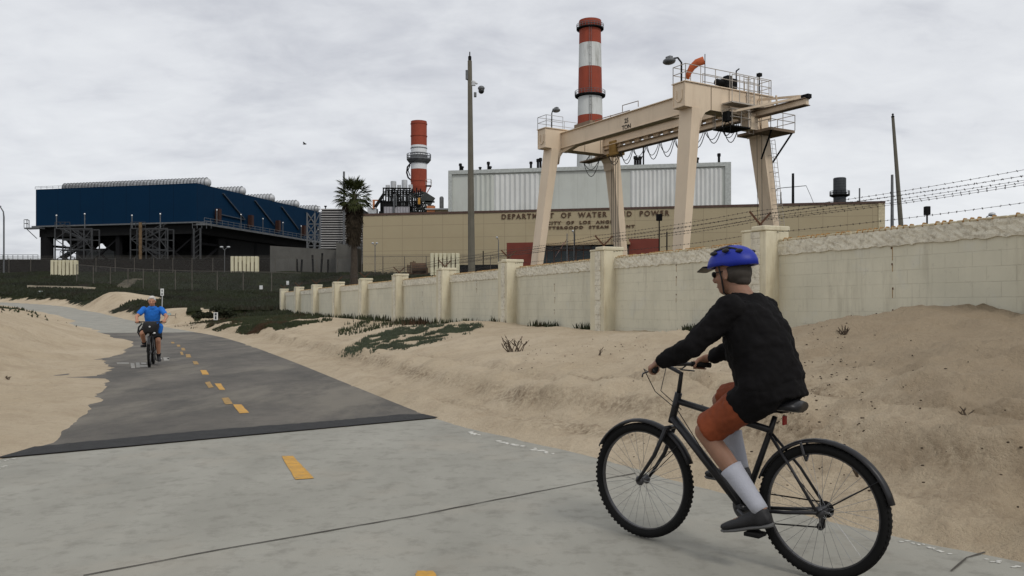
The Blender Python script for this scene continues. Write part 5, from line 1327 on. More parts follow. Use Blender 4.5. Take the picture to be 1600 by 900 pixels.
# hillside cover
R = np.random.default_rng(5); n = 90000
yy = R.uniform(52, 150, n)**1; xx = R.uniform(-.66, -.05, n)*yy*1.02
T_ = terrain(xx, yy); cv = cover_fn(xx, yy, T_[2], T_[3], T_[5], T_[4]); q_ = T_[1]
k = (cv > .55) & ((q_ < -1.5) | (T_[3] > 1.5)) & (fbm(xx*.5, yy*.5, 3) > -.25)
blades('hillside_scrub', np.stack([xx, yy, T_[0]], -1)[k], .30, m_hillp, 'dark green and brown scrub covering the hillside below the plant', spread=.9, wd=.55)
n = 9000; yy = R.uniform(30, 44, n); xx = -26+R.normal(0, 1.6, n)+ (36-yy)*.3
T_ = terrain(xx, yy); k = (T_[3] > 1.0) & (fbm(xx*.9, yy*.9, 3) > .0)
blades('ice_plant', np.stack([xx, yy, T_[0]], -1)[k], .16, m_ice, 'dark ice plant patch on the left dune at the picture\'s edge', spread=.9, wd=.4)
# shrubs: black-green line on the bank (dark hedge above the low sign)
def shrub(name, loc, rx, ry, rz_, n, m, label, cat='shrub', group=None):
    mb = MB(); R_ = random.Random(int(loc[0]*100))
    for k in range(n):
        u = Vector((R_.gauss(0, .5), R_.gauss(0, .5), abs(R_.gauss(0, .55)))); u = u if u.length < 1.1 else u*(1/u.length)
        p = Vector((u.x*rx, u.y*ry, u.z*rz_)); s_ = .10*R_.uniform(.6, 1.5)
        a = Vector((R_.uniform(-1, 1), R_.uniform(-1, 1), R_.uniform(-.2, 1))).normalized()*s_; c_ = a.orthogonal().normalized()*s_*.5
        mb.add([p-a, p+c_, p+a, p-c_], [(0, 1, 2, 3)])
    o = mb.build(name, m, None, recalc=False); o.location = loc; tag(o, label, cat, group); return o
for px, d, rx, lb in ((313, 50, .45, 'dark low shrub left of the low white sign'), (326, 50, .3, 'small dark shrub touching the low white sign'), (347, 52, .9, 'dark shrub behind the low white sign')):
    x = gx(px, d); shrub('shrub', (x, d, gz(492, d)-.15), rx, .4, .28 if d == 50 else .75, 420, m_hillp, lb)
# pipe/handrail low behind: dark beam at (430,490)
o = thing('dark_pipe', 'dark low pipe lying on the bank just left of the wall\'s far end', 'pipe', (gx(395, 58), 58, gz(487, 58)))
MB().tube([(0, 0, 0), (2.1, .3, .05)], .1, 8).build('pipe_run', m_rust, o)
# rubble / pale steps on the slope
stp = thing('slope_steps', 'pale broken concrete steps climbing the green slope left of centre', 'steps', (gx(196, 112), 112, tz(gx(196, 112), 112)))
mb = MB(); P0 = Vector(stp.location)
for k in range(14):
    f = k/13; d = 112+14*f; x = gx(196+20*f, d)+random.uniform(-.2, .2); mb.box(Vector((x, d, tz(x, d)+.12))-P0, (1.5*random.uniform(.8, 1.1), .8, .45), Matrix.Rotation(random.uniform(-.1, .1), 3, 'Z'))
mb.build('tread', mat('pale_rubble', (.15, .135, .105), .9, var=.35, scale=1.5), stp)
# low pale retaining strip left
kb = thing('low_kerb_wall', 'long low pale kerb beyond the path on the left, under the green sign', 'kerb', (gx(45, 112), 112, 0))
P0 = Vector(kb.location); mb = MB(); pv = None
for k in range(17):
    px = 45+102*k/16; d = 112-6*k/16; x = gx(px, d); p = Vector((x, d, max(tz(x, d)+.12, gz(472+3*k/16, d)-.1)))-P0
    if pv is not None: mb.beam(pv, p, .5, .45)
    pv = p
mb.build('kerb_run', mat('pale_kerb', (.42, .36, .27), .9, var=.25, scale=1), kb)

# ================================================================== signs
m_sign = mat('sign_white', (.62, .63, .62), .5, var=.05, scale=3); m_signk = mat('sign_dark_print', (.04, .05, .06), .5, bmp=0); m_signg = mat('sign_green', (.03, .20, .13), .5, bmp=0)
def sign(px, py0, py1, pw, base_py, d, label, m=m_sign, marks=(), z_pole=True, group=None):
    x = gx(px, d); zb = gz(base_py, d); th = thing('sign', label, 'sign', (x, d, zb)); z0, z1 = gz(py1, d)-zb, gz(py0, d)-zb; w_ = pw/F*d
    if z_pole: MB().tube([(-.03, .03, -.4), (0, .03, z1-.05)], .028, 6).build('post', m_lt, th)
    p = MB().bx(-w_/2, w_/2, -.02, .0, z0, z1).build('panel', m, th)
    for (a, b_, c_, e_, mm) in marks: MB().bx(-w_/2+w_*a, -w_/2+w_*b_, -.026, -.022, z0+(z1-z0)*c_, z0+(z1-z0)*e_).build('print', mm, p)
    return th
sign(253.5, 451, 462, 5, 484, 52, 'narrow white sign on a thin pole behind the oncoming cyclist', marks=((.35, .65, .55, .85, m_signk), (.2, .8, .12, .22, m_signk), (.2, .8, .3, .38, m_signk)))
sign(337.2, 488, 500, 6.5, 500, 47, 'low white sign with dark print at the edge of the sand bank', marks=((.25, .75, .6, .9, m_signk), (.3, .7, .1, .5, m_signk)), z_pole=False)
sign(63, 454.5, 463, 6.5, 472, 95.5, 'small green and white sign beyond the path at far left', m=m_sign, marks=((.1, .9, .05, .6, m_signg), (.5, .9, .6, .95, m_signg)))
sign(408, 446, 452, 5, 480, 101.8, 'white notice hanging on the slope fence left of the wall end', z_pole=False)
sign(449.5, 439, 445, 4, 450, 100, 'white notice above the wall\'s far end pier', z_pole=False)
mk = thing('marker_box', 'tiny pale box on thin dark legs in the sand behind the cyclist', 'marker', (gx(264, 47), 47, gz(494, 47)))
MB().box((0, 0, .12), (.2, .12, .12)).build('box', mat('pale_teal', (.35, .45, .46), .6), mk)
mb = MB(); mb.tube([(.0, 0, .06), (-.1, 0, -.12)], .012, 4); mb.tube([(.0, 0, .06), (.35, 0, .02), (.4, 0, -.12)], .012, 4); mb.tube([(.35, 0, .02), (.4, 0, .16)], .012, 4); mb.build('leg_frame', m_dark, mk)

# ================================================================== twigs and debris
def twig(px, d, s, n, label, leafy=False):
    x = gx(px, d); z = tz(x, d); R_ = random.Random(px); mb = MB()
    for k in range(n):
        a = R_.uniform(0, 2*PI); p = Vector((R_.uniform(-.3, .3)*s, R_.uniform(-.2, .2)*s, -.02)); q = p+Vector((math.cos(a)*s*.35, math.sin(a)*s*.35, s*R_.uniform(.25, .8)))
        mid = p.lerp(q, .5)+Vector((R_.uniform(-.08, .08)*s, 0, .03*s)); mb.tube([p, mid, q], [.010, .007, .003], 4)
        q2 = mid+Vector((R_.uniform(-.25, .25)*s, R_.uniform(-.2, .2)*s, s*.22)); mb.tube([mid, q2], [.006, .002], 4)
        if leafy:
            for j in range(3): c_ = mid.lerp(q, R_.random()); mb.ell(c_, (.03*s, .02*s, .03*s), n=5, m=4)
    o = mb.build('dry_weed', mat('dry_stem', (.075, .055, .038), .9, var=.3), None); o.location = (x, d, z); tag(o, label, 'weed'); return o
def hitd(px, py):
    """distance at which a picture ray meets the terrain"""
    ds = np.geomspace(3.5, 120, 900); z = terrain((px-800)/F*ds, ds)[0]; ray = CAMZ+(HY-py)/F*ds
    k = np.argmax(ray < z); return float(ds[k]) if ray[k] < z[k] else None
for px, py, s, n, lb, lf in ((805, 549, .42, 16, 'dry brown weed on the open sand below the middle of the wall', True), (1313, 524, .16, 9, 'sparse weed at the wall foot right of the near cyclist', True), (930, 557, .25, 2, 'single dry stem slanting from the sand left of the cyclist', False), (1512, 647, .12, 4, 'tiny dark twig on the sand at lower right', True), (1345, 742, .12, 4, 'small twig beside the tyre rut at right', False)):
    d_ = hitd(px, py)
    if d_: twig(px, d_, s, n, lb, lf)
# scrap of weed on left sand
d_ = hitd(10, 592)
if d_: twig(12, d_, .12, 7, 'small green brown sprig on the sand at far left', True)
R = random.Random(3); mb = MB()
for k in range(560):
    z_ = R.random()
    if z_ < .5: px, py = R.gauss(1270, 60), R.gauss(590, 50)
    elif z_ < .65: px, py = R.uniform(820, 1060), R.uniform(528, 570)
    elif z_ < .8: px, py = R.uniform(1200, 1600), R.uniform(530, 800)
    elif z_ < .9: px, py = R.uniform(0, 150), R.uniform(495, 700)
    else: px, py = R.uniform(700, 1300), R.uniform(560, 760)
    d_ = hitd(px, py)
    if not d_ or d_ > 40: continue
    x = gx(px, d_); s_ = R.uniform(.003, .010)*(1.4 if R.random() < .05 else 1)
    if edge_q(np.array([x]), np.array([d_]))[0] > -.1: continue
    mb.ell((x, d_, tz(x, d_)+s_*.3), (s_*R.uniform(.8, 1.8), s_*R.uniform(.7, 1.3), s_*.7), n=6, m=4)
tag(mb.build('debris_crumbs', mat('dark_crumb', (.05, .035, .022), .95), None), 'small dark crumbs of bark and pebble scattered over the sand', 'debris', kind='stuff')
# small bird
bd = thing('bird', 'tiny dark bird flying in the sky left of the shorter stack', 'bird', tuple(at(476, 225, 90)))
mb = MB(); mb.ell((0, 0, 0), (.22, .07, .07)); 
for s_ in (-1, 1): mb.add([(.08, 0, .02), (-.1, 0, .02), (-.12, s_*.35, .16), (-.2, s_*.62, .10), (.02, s_*.35, .17)], [(0, 1, 2, 3, 4)])
mb.build('bird_body', m_dark, bd)
# fence of tall Y-post behind wall: thin posts seen through the wires
for px, d, pt, wh in ((755, 52, 392, 'just right of the tall camera pole'), (1042, 40, 362, 'just left of the crane\'s nearest leg'), (898, 60, 355, 'in front of the dark window band')):
    x = gx(px, d); th = thing('thin_yard_post', 'thin dark post behind the wall, '+wh, 'post', (x, d, .8), 0, 'thin yard posts behind the wall')
    MB().tube([(0, 0, 0), (0, 0, gz(pt, d)-.8)], .035, 6).build('shaft', m_dark, th)

# ================================================================== bicycles
m_tyre = mat('tyre_rubber', (.011, .011, .011), .9, spec=.12, var=.2, bmp=.2); m_rim = mat('rim_metal', (.07, .07, .075), .4, .6, bmp=0); m_spoke = mat('spoke_steel', (.30, .30, .30), .4, .7, bmp=0)
m_fblk = mat('frame_black', (.018, .018, .02), .35, .1, bmp=0); m_fgry = mat('frame_silver', (.22, .22, .215), .4, .5, bmp=0)
WR = .35
def bicycle(label, loc, rz, fm, bar_z=1.05, bar_x=.90, bar_w=.62, crank_a=math.radians(215), saddle=(.22, .90), wb=1.10, steer=0, riser=True, fender=True):
    th = thing('bicycle', label, 'bicycle', loc, rz); bb_ = Vector((.45, 0, .29))
    def wheel(x):
        MBt = MB(); n = 56
        MBt.tube([(x+(WR-.027)*math.cos(2*PI*k/n), 0, WR+(WR-.027)*math.sin(2*PI*k/n)) for k in range(n)], .027, 10, closed=True)
        for k in range(72):
            a = 2*PI*k/72
            for s_ in (-.014, .014): MBt.box((x+(WR-.006)*math.cos(a+s_), s_, WR+(WR-.006)*math.sin(a+s_)), (.005, .016, .014), Matrix.Rotation(-a, 3, 'Y'))
        w_ = MB().lathe((x, 0, WR), [(.018, -.05), (.03, -.035), (.02, -.02), (.02, .02), (.03, .035), (.018, .05)], 12, 'y').build('wheel', m_rim, th, smooth=True)
        MBt.build('tyre', m_tyre, w_, smooth=True)
        r_ = MB(); r_.lathe((x, 0, WR), [(WR-.058, -.011), (WR-.040, -.012), (WR-.040, .012), (WR-.058, .011), (WR-.058, -.011)], n, 'y', caps=False); r_.build('rim', m_rim, w_, smooth=False)
        s_ = MB()
        for k in range(32):
            a = 2*PI*k/32; sd_ = .03 if k % 2 else -.03; a2 = a+(.55 if (k//2) % 2 else -.55)
            s_.tube([(x+.022*math.cos(a2), sd_, WR+.022*math.sin(a2)), (x+(WR-.05)*math.cos(a), 0, WR+(WR-.05)*math.sin(a))], .0013, 3, cap=False)
        s_.build('spokes', m_spoke, w_)
        return w_
    wheel(0.0); wheel(wb)
    ht = Vector((.865, 0, .90)); hb = Vector((.915, 0, .72)); st = Vector((.285, 0, .74))
    mb = MB(); mb.tube([bb_, hb+Vector((-.01, 0, .03))], .026, 10); mb.tube([st, ht-Vector((0, 0, .05))], .019, 10); mb.tube([bb_, st, Vector((saddle[0]+.02, 0, saddle[1]-.07))], [.017, .016, .014], 10); mb.tube([hb, ht], .022, 10)
    for s_ in (-1, 1):
        mb.tube([bb_+Vector((0, s_*.03, 0)), (.18, s_*.055, .32), (0, s_*.06, WR)], .010, 8); mb.tube([st+Vector((0, s_*.015, -.02)), (.14, s_*.05, .55), (0, s_*.06, WR)], .008, 8)
    mb.lathe(bb_, [(.025, -.04), (.025, .04)], 12, 'y'); fr = mb.build('frame', fm, th, smooth=True)
    mb = MB(); cr_ = hb+Vector((.008, 0, -.03)); 
    for s_ in (-1, 1): mb.tube([cr_+Vector((0, s_*.045, 0)), (1.0, s_*.055, .52), (wb, s_*.058, WR)], [.014, .013, .009], 8)
    mb.tube([cr_+Vector((0, -.055, 0)), cr_+Vector((0, .055, 0))], .014, 8); mb.build('fork', fm, th, smooth=True)
    mb = MB(); stem = ht+Vector((-.006, 0, .02)); bc = Vector((bar_x+.02, 0, bar_z)); mb.tube([ht, stem+Vector((-.012, 0, (bar_z-ht.z)*.6)), bc], .014, 8)
    mb.tube([(bar_x-.10, -bar_w/2, bar_z-.01), (bar_x-.02, -bar_w/2+.13, bar_z), (bar_x+.02, -.07, bar_z), (bar_x+.02, .07, bar_z), (bar_x-.02, bar_w/2-.13, bar_z), (bar_x-.10, bar_w/2, bar_z-.01)], .0125, 8)
    for s_ in (-1, 1): mb.tube([(bar_x-.02, s_*(bar_w/2-.15), bar_z-.01), (bar_x+.05, s_*(bar_w/2-.10), bar_z-.04), (bar_x+.0, s_*(bar_w/2-.02), bar_z-.05)], .005, 5)
    hbar = mb.build('handlebar', m_fblk, th, smooth=True)
    for s_ in (-1, 1): MB().tube([(bar_x-.10, s_*bar_w/2, bar_z-.01), (bar_x-.035, s_*(bar_w/2-.11), bar_z)], .017, 10).build('grip', m_tyre, hbar, smooth=True)
    mb = MB(); sx_, sz_ = saddle; mb.loft([((sx_-.13, 0, sz_-.005), .085, .03, (0, 1, 0), (0, 0, 1)), ((sx_-.08, 0, sz_), .10, .035, (0, 1, 0), (0, 0, 1)), ((sx_, 0, sz_-.005), .065, .03, (0, 1, 0), (0, 0, 1)), ((sx_+.10, 0, sz_-.005), .028, .022, (0, 1, 0), (0, 0, 1)), ((sx_+.15, 0, sz_-.012), .016, .014, (0, 1, 0), (0, 0, 1))], 16)
    mb.build('saddle', m_fblk, th, smooth=True)
    mb = MB(); mb.lathe(bb_, [(.085, -.052), (.09, -.048), (.085, -.044)], 28, 'y')
    for s_, a in ((1, crank_a), (-1, crank_a+PI)):
        e_ = bb_+Vector((.17*math.cos(a), s_*.085, .17*math.sin(a))); mb.tube([bb_+Vector((0, s_*.06, 0)), e_], .010, 6)
    ck = mb.build('crank', m_rim, th)
    for s_, a in ((1, crank_a), (-1, crank_a+PI)):
        e_ = bb_+Vector((.17*math.cos(a), s_*.135, .17*math.sin(a))); MB().box(e_, (.09, .09, .022)).build('pedal', m_tyre, ck, bevel=.005)
    mb = MB(); mb.tube([(0, -.05, WR+.035), bb_+Vector((0, -.05, .088))], .004, 4); mb.tube([(0, -.05, WR-.035), (.02, -.05, WR-.1), bb_+Vector((0, -.05, -.086))], .004, 4); mb.lathe((0, -.045, WR), [(.035, -.01), (.045, 0), (.035, .01)], 16, 'y'); mb.build('chain', m_dark, th)
    mb = MB()
    for s_ in (-1, 1):
        mb.tube([(bar_x+.03, s_*(bar_w/2-.12), bar_z-.03), (bar_x+.10, s_*.12, bar_z-.02), (bar_x+.08, s_*.03, bar_z-.16), (.86, s_*.02, .80)], .0028, 5)
    mb.tube([(.86, .02, .80), (.70, .028, .60), (.47, .03, .33)], .0028, 5); mb.tube([(.86, -.02, .84), (.5, -.02, .80), (.29, -.02, .72), (.16, -.04, .5), (.03, -.06, .35)], .0028, 5); mb.build('brake_cable', m_black, fr)
    mb = MB(); mb.box((.03, -.07, .29), (.03, .012, .09)); mb.lathe((.035, -.06, .25), [(.02, -.004), (.02, .004)], 10, 'y'); mb.build('derailleur', m_rim, th)
    MB().box((.205, 0, .80), (.012, .04, .05)).build('rear_reflector', mat('red_reflector', (.25, .01, .01), .3), th, bevel=.004)
    for s_ in (-1, 1): MB().tube([(.085+.03*s_*0, s_*.0, .60), (.085, s_*.032, .64), (.10, s_*.036, .70)], .008, 6).build('rim_brake', m_rim, th)
    if fender:
        for x, a0, a1 in ((0, .35, 2.9), (wb, .5, 2.75)):
            n = 18; vs = []; 
            for k in range(n+1):
                a = a0+(a1-a0)*k/n
                for yy, rr_ in ((-.03, WR+.006), (-.022, WR+.020), (0, WR+.026), (.022, WR+.020), (.03, WR+.006)): vs.append((x+rr_*math.cos(a), yy, WR+rr_*math.sin(a)))
            o = MB().add(vs, [(k*5+j, k*5+j+1, k*5+j+6, k*5+j+5) for k in range(n) for j in range(4)]).build('mudguard', m_fblk, th, smooth=True, recalc=False)
            md = o.modifiers.new('thick', 'SOLIDIFY'); md.thickness = .002
            mb = MB()
            for s_ in (-1, 1):
                mb.tube([(x, s_*.055, WR), (x+(WR+.01)*math.cos(a1-.35), s_*.03, WR+(WR+.01)*math.sin(a1-.35))], .0025, 4)
            mb.build('stay', m_fblk, o)
    return th

# ================================================================== people
def rem(o, vox, sm=2, f=.5):
    r_ = o.modifiers.new('remesh', 'REMESH'); r_.mode = 'VOXEL'; r_.voxel_size = vox; r_.use_smooth_shade = True
    s_ = o.modifiers.new('smooth', 'SMOOTH'); s_.iterations = sm; s_.factor = f; return o
def skinmat(name, col):
    m_ = mat(name, col, .55, var=.10, scale=9, bmp=.08, bscale=120); m_.node_tree.nodes['Principled BSDF'].inputs['Subsurface Weight'].default_value = .06; return m_
def orient(fwd, up):
    f = Vector(fwd).normalized(); l = Vector(up).cross(f).normalized(); u = f.cross(l); return Matrix((f, l, u)).transposed()   # columns fwd,left,up
def V3(*a): return Vector(a)
def person(label, loc, rz, J, sk, hairm, vox=.009):
    """J: joints in the bicycle's frame. Returns root + dict"""
    th = thing('person', label, 'person', loc, rz)
    hd = J['head']; R = orient(J['face'], J.get('hup', (0, 0, 1)))
    mb = MB()
    H = lambda x, y, z: hd+R @ Vector((x, y, z))
    # head: cranium, face, jaw, nose, brow, ears, neck
    mb.ell(H(-.012, 0, .03), (.098, .076, .088), R, 18, 12); mb.ell(H(.022, 0, -.02), (.070, .066, .090), R, 18, 12)
    mb.ell(H(.045, 0, -.082), (.040, .042, .034), R, 12, 8); mb.ell(H(.068, 0, .030), (.022, .052, .016), R, 12, 8)
    mb.tube([H(.085, 0, .020), H(.103, 0, -.012), H(.112, 0, -.030)], [.009, .012, .016], 8); mb.ell(H(.102, 0, -.033), (.014, .019, .010), R)
    mb.ell(H(.082, 0, -.060), (.012, .027, .006), R); mb.ell(H(.080, 0, -.070), (.011, .023, .006), R)
    for s_ in (-1, 1):
        mb.ell(H(.060, s_*.036, -.025), (.026, .024, .022), R); mb.ell(H(-.005, s_*.080, -.008), (.020, .010, .032), R); mb.ell(H(-.005, s_*.084, -.030), (.012, .008, .012), R)
    nk = J['neck']; mb.cap(nk, H(-.02, 0, -.065), .062, .055)
    # torso
    pel, ch = J['pelvis'], J['chest']; k = J.get('girth', 1.0)
    sp = (ch-pel).normalized(); lat = Vector((0, 1, 0)); nrm = lat.cross(sp)
    w2 = J.get('shw', .19)
    tors = [(pel-sp*.08, .15*k, .10*k), (pel, .175*k, .125*k), (pel.lerp(ch, .35)+nrm*-.0, .155*k, .125*k), (pel.lerp(ch, .7), .17*k, .125*k), (ch, .175*k, .115*k), (ch+sp*.12, w2*.78, .085), (ch+sp*.17, .08, .06)]
    mb.loft([(c_, a, b_, lat, nrm) for c_, a, b_ in tors], 24)
    cloth = dict(tors=tors, lat=lat, nrm=nrm)
    for s_, sd_ in ((1, 'l'), (-1, 'r')):
        sh, el, wr = J['sh_'+sd_], J['el_'+sd_], J['wr_'+sd_]; hp_, kn, an = J['hip_'+sd_], J['kn_'+sd_], J['an_'+sd_]
        mb.cap(sh, el, .052, .040); mb.cap(el, wr, .041, .027)
        mb.cap(hp_, kn, .088, .056); mb.cap(kn, kn.lerp(an, .35), .055, .055); mb.cap(kn.lerp(an, .35), an, .055, .035)
        # foot in sock shape
        toe = J['toe_'+sd_]; mb.cap(an+V3(-.01, 0, -.03), toe, .036, .030)
        # hand: palm + curled fingers round the grip + thumb
        g = J['grip_'+sd_]; ga = J['gax_'+sd_].normalized()       # grip point and inward axis along the bar
        fw = (g-wr); fw = (fw-ga*fw.dot(ga)).normalized(); upn = ga.cross(fw).normalized()
        if upn.z < 0: upn = -upn
        pc = wr.lerp(g+upn*.024, .62); Rp = Matrix((fw, ga, upn)).transposed()
        mb.ell(pc, (.050, .041, .017), Rp, 12, 8); mb.cap(wr, pc-fw*.02, .026, .022, 10)
        for q in range(4):
            off = (q-1.5)*.0205; r_ = .0085 if q else .0095; L_ = (1.0, 1.08, 1.03, .86)[q]
            base = pc+ga*off+fw*.034; pts = [base]
            for a in (80, 35, -15, -65):
                ar = math.radians(a); pts.append(g+ga*off*1.05+(upn*math.sin(ar)+fw*math.cos(ar))*.028*(.9+.1*L_))
            mb.tube(pts, [r_*1.15, r_*1.1, r_, r_*.95, r_*.8], 8); mb.ell(pts[-1], (r_*.8,)*3, n=8, m=6)
            mb.ell(pts[1], (r_*1.15,)*3, n=8, m=6)
        tb_ = pc-fw*.012+ga*.034; mb.tube([tb_, tb_+ga*.022+fw*.018-upn*.014, g+ga*.052-fw*.004-upn*.024, g+ga*.050+fw*.014-upn*.028], [.015, .013, .0105, .008], 8)
    bd_ = mb.build('body', sk, th); rem(bd_, vox, 3, .5)
    # eyes
    m_eye = mat('eye_dark', (.03, .025, .02), .2, bmp=0)
    mb = MB()
    for s_ in (-1, 1): mb.ell(H(.079, s_*.030, .006), (.010, .013, .007), R, 10, 6)
    mb.build('eyes', m_eye, th, smooth=True)
    mb = MB(); mb.ell(H(.090, 0, -.065), (.006, .022, .0028), R, 10, 6); mb.build('mouth', mat('lip', (.20, .07, .055), .5, bmp=0), th, smooth=True)
    return th, H, R, cloth
_wt = bpy.data.textures.new('fold_noise', 'CLOUDS'); _wt.noise_scale = .07; _wt.noise_depth = 2
def wrinkle(o, s):
    d = o.modifiers.new('folds', 'DISPLACE'); d.texture = _wt; d.strength = s; d.mid_level = .35; d.texture_coords = 'LOCAL'
    return o
def shirt(th, J, cl, m_, name, long_sleeve, vox=.009, pad=.018, hem=.0, collar=True):
    mb = MB(); T_ = cl['tors']; n_ = len(T_)
    mb.loft([(c_, a+pad, b_+pad, cl['lat'], cl['nrm']) for c_, a, b_ in T_[(0 if hem else 1):]]+[(T_[-1][0]+V3(0, 0, .015), .088, .07, cl['lat'], cl['nrm'])], 24)
    R_ = random.Random(4)
    for sd_ in ('l', 'r'):
        sh, el, wr = J['sh_'+sd_], J['el_'+sd_], J['wr_'+sd_]
        mb.ell(sh+V3(-.01, 0, 0), (.070, .062, .066))
        if long_sleeve:
            mb.cap(sh, el, .072, .058); mb.cap(el, wr.lerp(el, .06), .058, .040)
            for k in range(4): f = .2+.2*k; mb.ell(sh.lerp(el, f), (.066-.003*k,)*3, n=10, m=6)
            for k in range(3): mb.ell(el.lerp(wr, .15+.25*k), (.056-.004*k,)*3, n=10, m=6)
        else: mb.cap(sh, sh.lerp(el, .58), .066, .062)
    # fabric folds round the waist
    for k in range(0):
        c_, a, b_ = T_[1 if k < 4 else 2]; ang = R_.uniform(0, 2*PI); p = c_+cl['lat']*(math.cos(ang)*(a+pad*.8))+cl['nrm']*(math.sin(ang)*(b_+pad*.8))
        mb.ell(p, (.03, .05, .022), None, 8, 6)
    if collar: mb.lathe(T_[-1][0]+V3(.005, 0, -.01), [(.085, -.03), (.076, .05 if long_sleeve else .03), (.068, .05 if long_sleeve else .03)], 16)
    return wrinkle(rem(mb.build(name, m_, th), vox, 4, .6), .034 if long_sleeve else .022)
def shorts(th, J, cl, m_, frac=.8, vox=.009, pad=.016, name='shorts'):
    mb = MB(); T_ = cl['tors']
    mb.loft([(c_, a+pad, b_+pad, cl['lat'], cl['nrm']) for c_, a, b_ in T_[0:2]]+[(T_[1][0].lerp(T_[2][0], .4), T_[1][1]+.004, T_[1][2]+.004, cl['lat'], cl['nrm'])], 24)
    for sd_ in ('l', 'r'):
        hp_, kn = J['hip_'+sd_], J['kn_'+sd_]; e_ = hp_.lerp(kn, frac); mb.cap(hp_, e_, .108, .086)
        d_ = (kn-hp_).normalized(); mb.tube([e_-d_*.04, e_+d_*.055], [.088, .092], 16)
    return wrinkle(rem(mb.build(name, m_, th), vox, 3, .5), .022)
def shoe(th, J, sd_, m_, solem, vox=.007):
    an, toe = J['an_'+sd_], J['toe_'+sd_]; f = (toe-an); f.z = f.z*1.0; heel = an+V3(-.0, 0, -.045)-Vector((f.x, f.y, 0)).normalized()*.05
    fd = (toe-heel).normalized(); lat = Vector((0, 0, 1)).cross(fd).normalized(); up = fd.cross(lat)
    mb = MB(); L_ = .285
    def rg(s, w_, h_, dz): return (heel+fd*(L_*s)+up*dz, w_, h_, lat, up)
    mb.loft([rg(-.02, .022, .02, .0), rg(.03, .036, .042, .012), rg(.2, .038, .048, .020), rg(.4, .040, .040, .012), rg(.65, .048, .030, .0), rg(.85, .046, .024, -.004), rg(.98, .030, .016, -.006), rg(1.02, .012, .008, -.006)], 16)
    mb.cap(an+V3(0, 0, -.02), an+V3(0, 0, -.05), .044, .046)
    o = rem(mb.build('shoe', m_, th), vox, 2, .5)
    mb = MB(); mb.loft([rg(-.03, .024, .010, -.030), rg(.05, .038, .012, -.032), rg(.4, .040, .012, -.030), rg(.7, .050, .012, -.030), rg(.95, .036, .010, -.028), rg(1.03, .014, .006, -.026)], 16)
    mb.build('sole', solem, o, smooth=True); return o
def sock(th, J, sd_, m_, f0, name='sock'):
    kn, an = J['kn_'+sd_], J['an_'+sd_]; a = kn.lerp(an, f0); mb = MB(); n = 8
    pts = [a.lerp(an+V3(0, 0, -.01), k/(n-1)) for k in range(n)]; r0 = .062-.012*max(0, f0-.35); rs = [r0+(.044-r0)*k/(n-1)+(.003 if k == 0 else 0) for k in range(n)]
    mb.tube(pts, rs, 16); return mb.build(name, m_, th, smooth=True)

# --- near cyclist -----------------------------------------------------------
RC = (1.61, 4.32); RZ1 = math.atan2(.69, -.72)
bike1 = bicycle('black bicycle with mudguards crossing close by at lower right', (RC[0], RC[1], .006), RZ1, m_fblk, bar_z=1.06, bar_x=.93, bar_w=.60, crank_a=math.radians(212), saddle=(.24, .885), wb=1.12)
Jn = dict(head=V3(.52, 0, 1.595), face=(1, 0, -.12), neck=V3(.43, 0, 1.44), pelvis=V3(.285, 0, .985), chest=V3(.375, 0, 1.28), girth=1.1, shw=.20,
          sh_l=V3(.42, .185, 1.40), sh_r=V3(.42, -.185, 1.40), el_l=V3(.60, .29, 1.19), el_r=V3(.60, -.29, 1.19), wr_l=V3(.80, .275, 1.10), wr_r=V3(.80, -.275, 1.10),
          grip_l=V3(.868, .25, 1.055), grip_r=V3(.868, -.25, 1.055), gax_l=V3(.5, -.85, .05), gax_r=V3(.5, .85, .05),
          hip_l=V3(.29, .10, .95), hip_r=V3(.29, -.10, .95), kn_l=V3(.62, .12, .71), kn_r=V3(.65, -.12, .86), an_l=V3(.275, .13, .335), an_r=V3(.53, -.13, .49),
          toe_l=V3(.415, .14, .235), toe_r=V3(.70, -.14, .43))
sk1 = skinmat('skin_near', (.24, .13, .085)); m_jk = mat('black_jacket', (.006, .0055, .006), .9, spec=.12, var=.3, scale=6, bmp=.3, bscale=30); m_or = mat('orange_shorts', (.20, .045, .015), .8, var=.15, scale=6, bmp=.2)
m_sock = mat('white_sock', (.38, .39, .44), .9, var=.06, bmp=.3, bscale=90); m_shoe = mat('black_shoe', (.02, .02, .022), .6); m_sole = mat('sole_grey', (.10, .10, .10), .7); m_hair = mat('grey_hair', (.045, .038, .032), .8)
p1, H, R, cl = person('cyclist in a blue helmet, black jacket and orange shorts riding past close by', (RC[0], RC[1], .006), RZ1, Jn, sk1, m_hair, .0075)
shirt(p1, Jn, cl, m_jk, 'jacket', True, .009, .030, hem=1)
shorts(p1, Jn, cl, m_or, .80, name='shorts')
MB_ = MB(); MB_.loft([(cl['tors'][0][0]-V3(.02, 0, .01), .19, .15, (0, 1, 0), cl['nrm']), (cl['tors'][1][0], .21, .165, (0, 1, 0), cl['nrm']), (cl['tors'][2][0], .195, .16, (0, 1, 0), cl['nrm'])], 24); 
for sd_ in ('l', 'r'): MB_.cap(Jn['hip_'+sd_], Jn['hip_'+sd_].lerp(Jn['kn_'+sd_], .22), .122, .112)
wrinkle(rem(MB_.build('jacket_tail', m_jk, p1), .009, 4, .6), .034)
for sd_ in ('l', 'r'): sock(p1, Jn, sd_, m_sock, .48); shoe(p1, Jn, sd_, m_shoe, m_sole)
m_helm = mat('blue_helmet', (.008, .022, .28), .45, var=.08, scale=4, bmp=0)
mb = MB(); n = 28; mrows = 9; vs = []
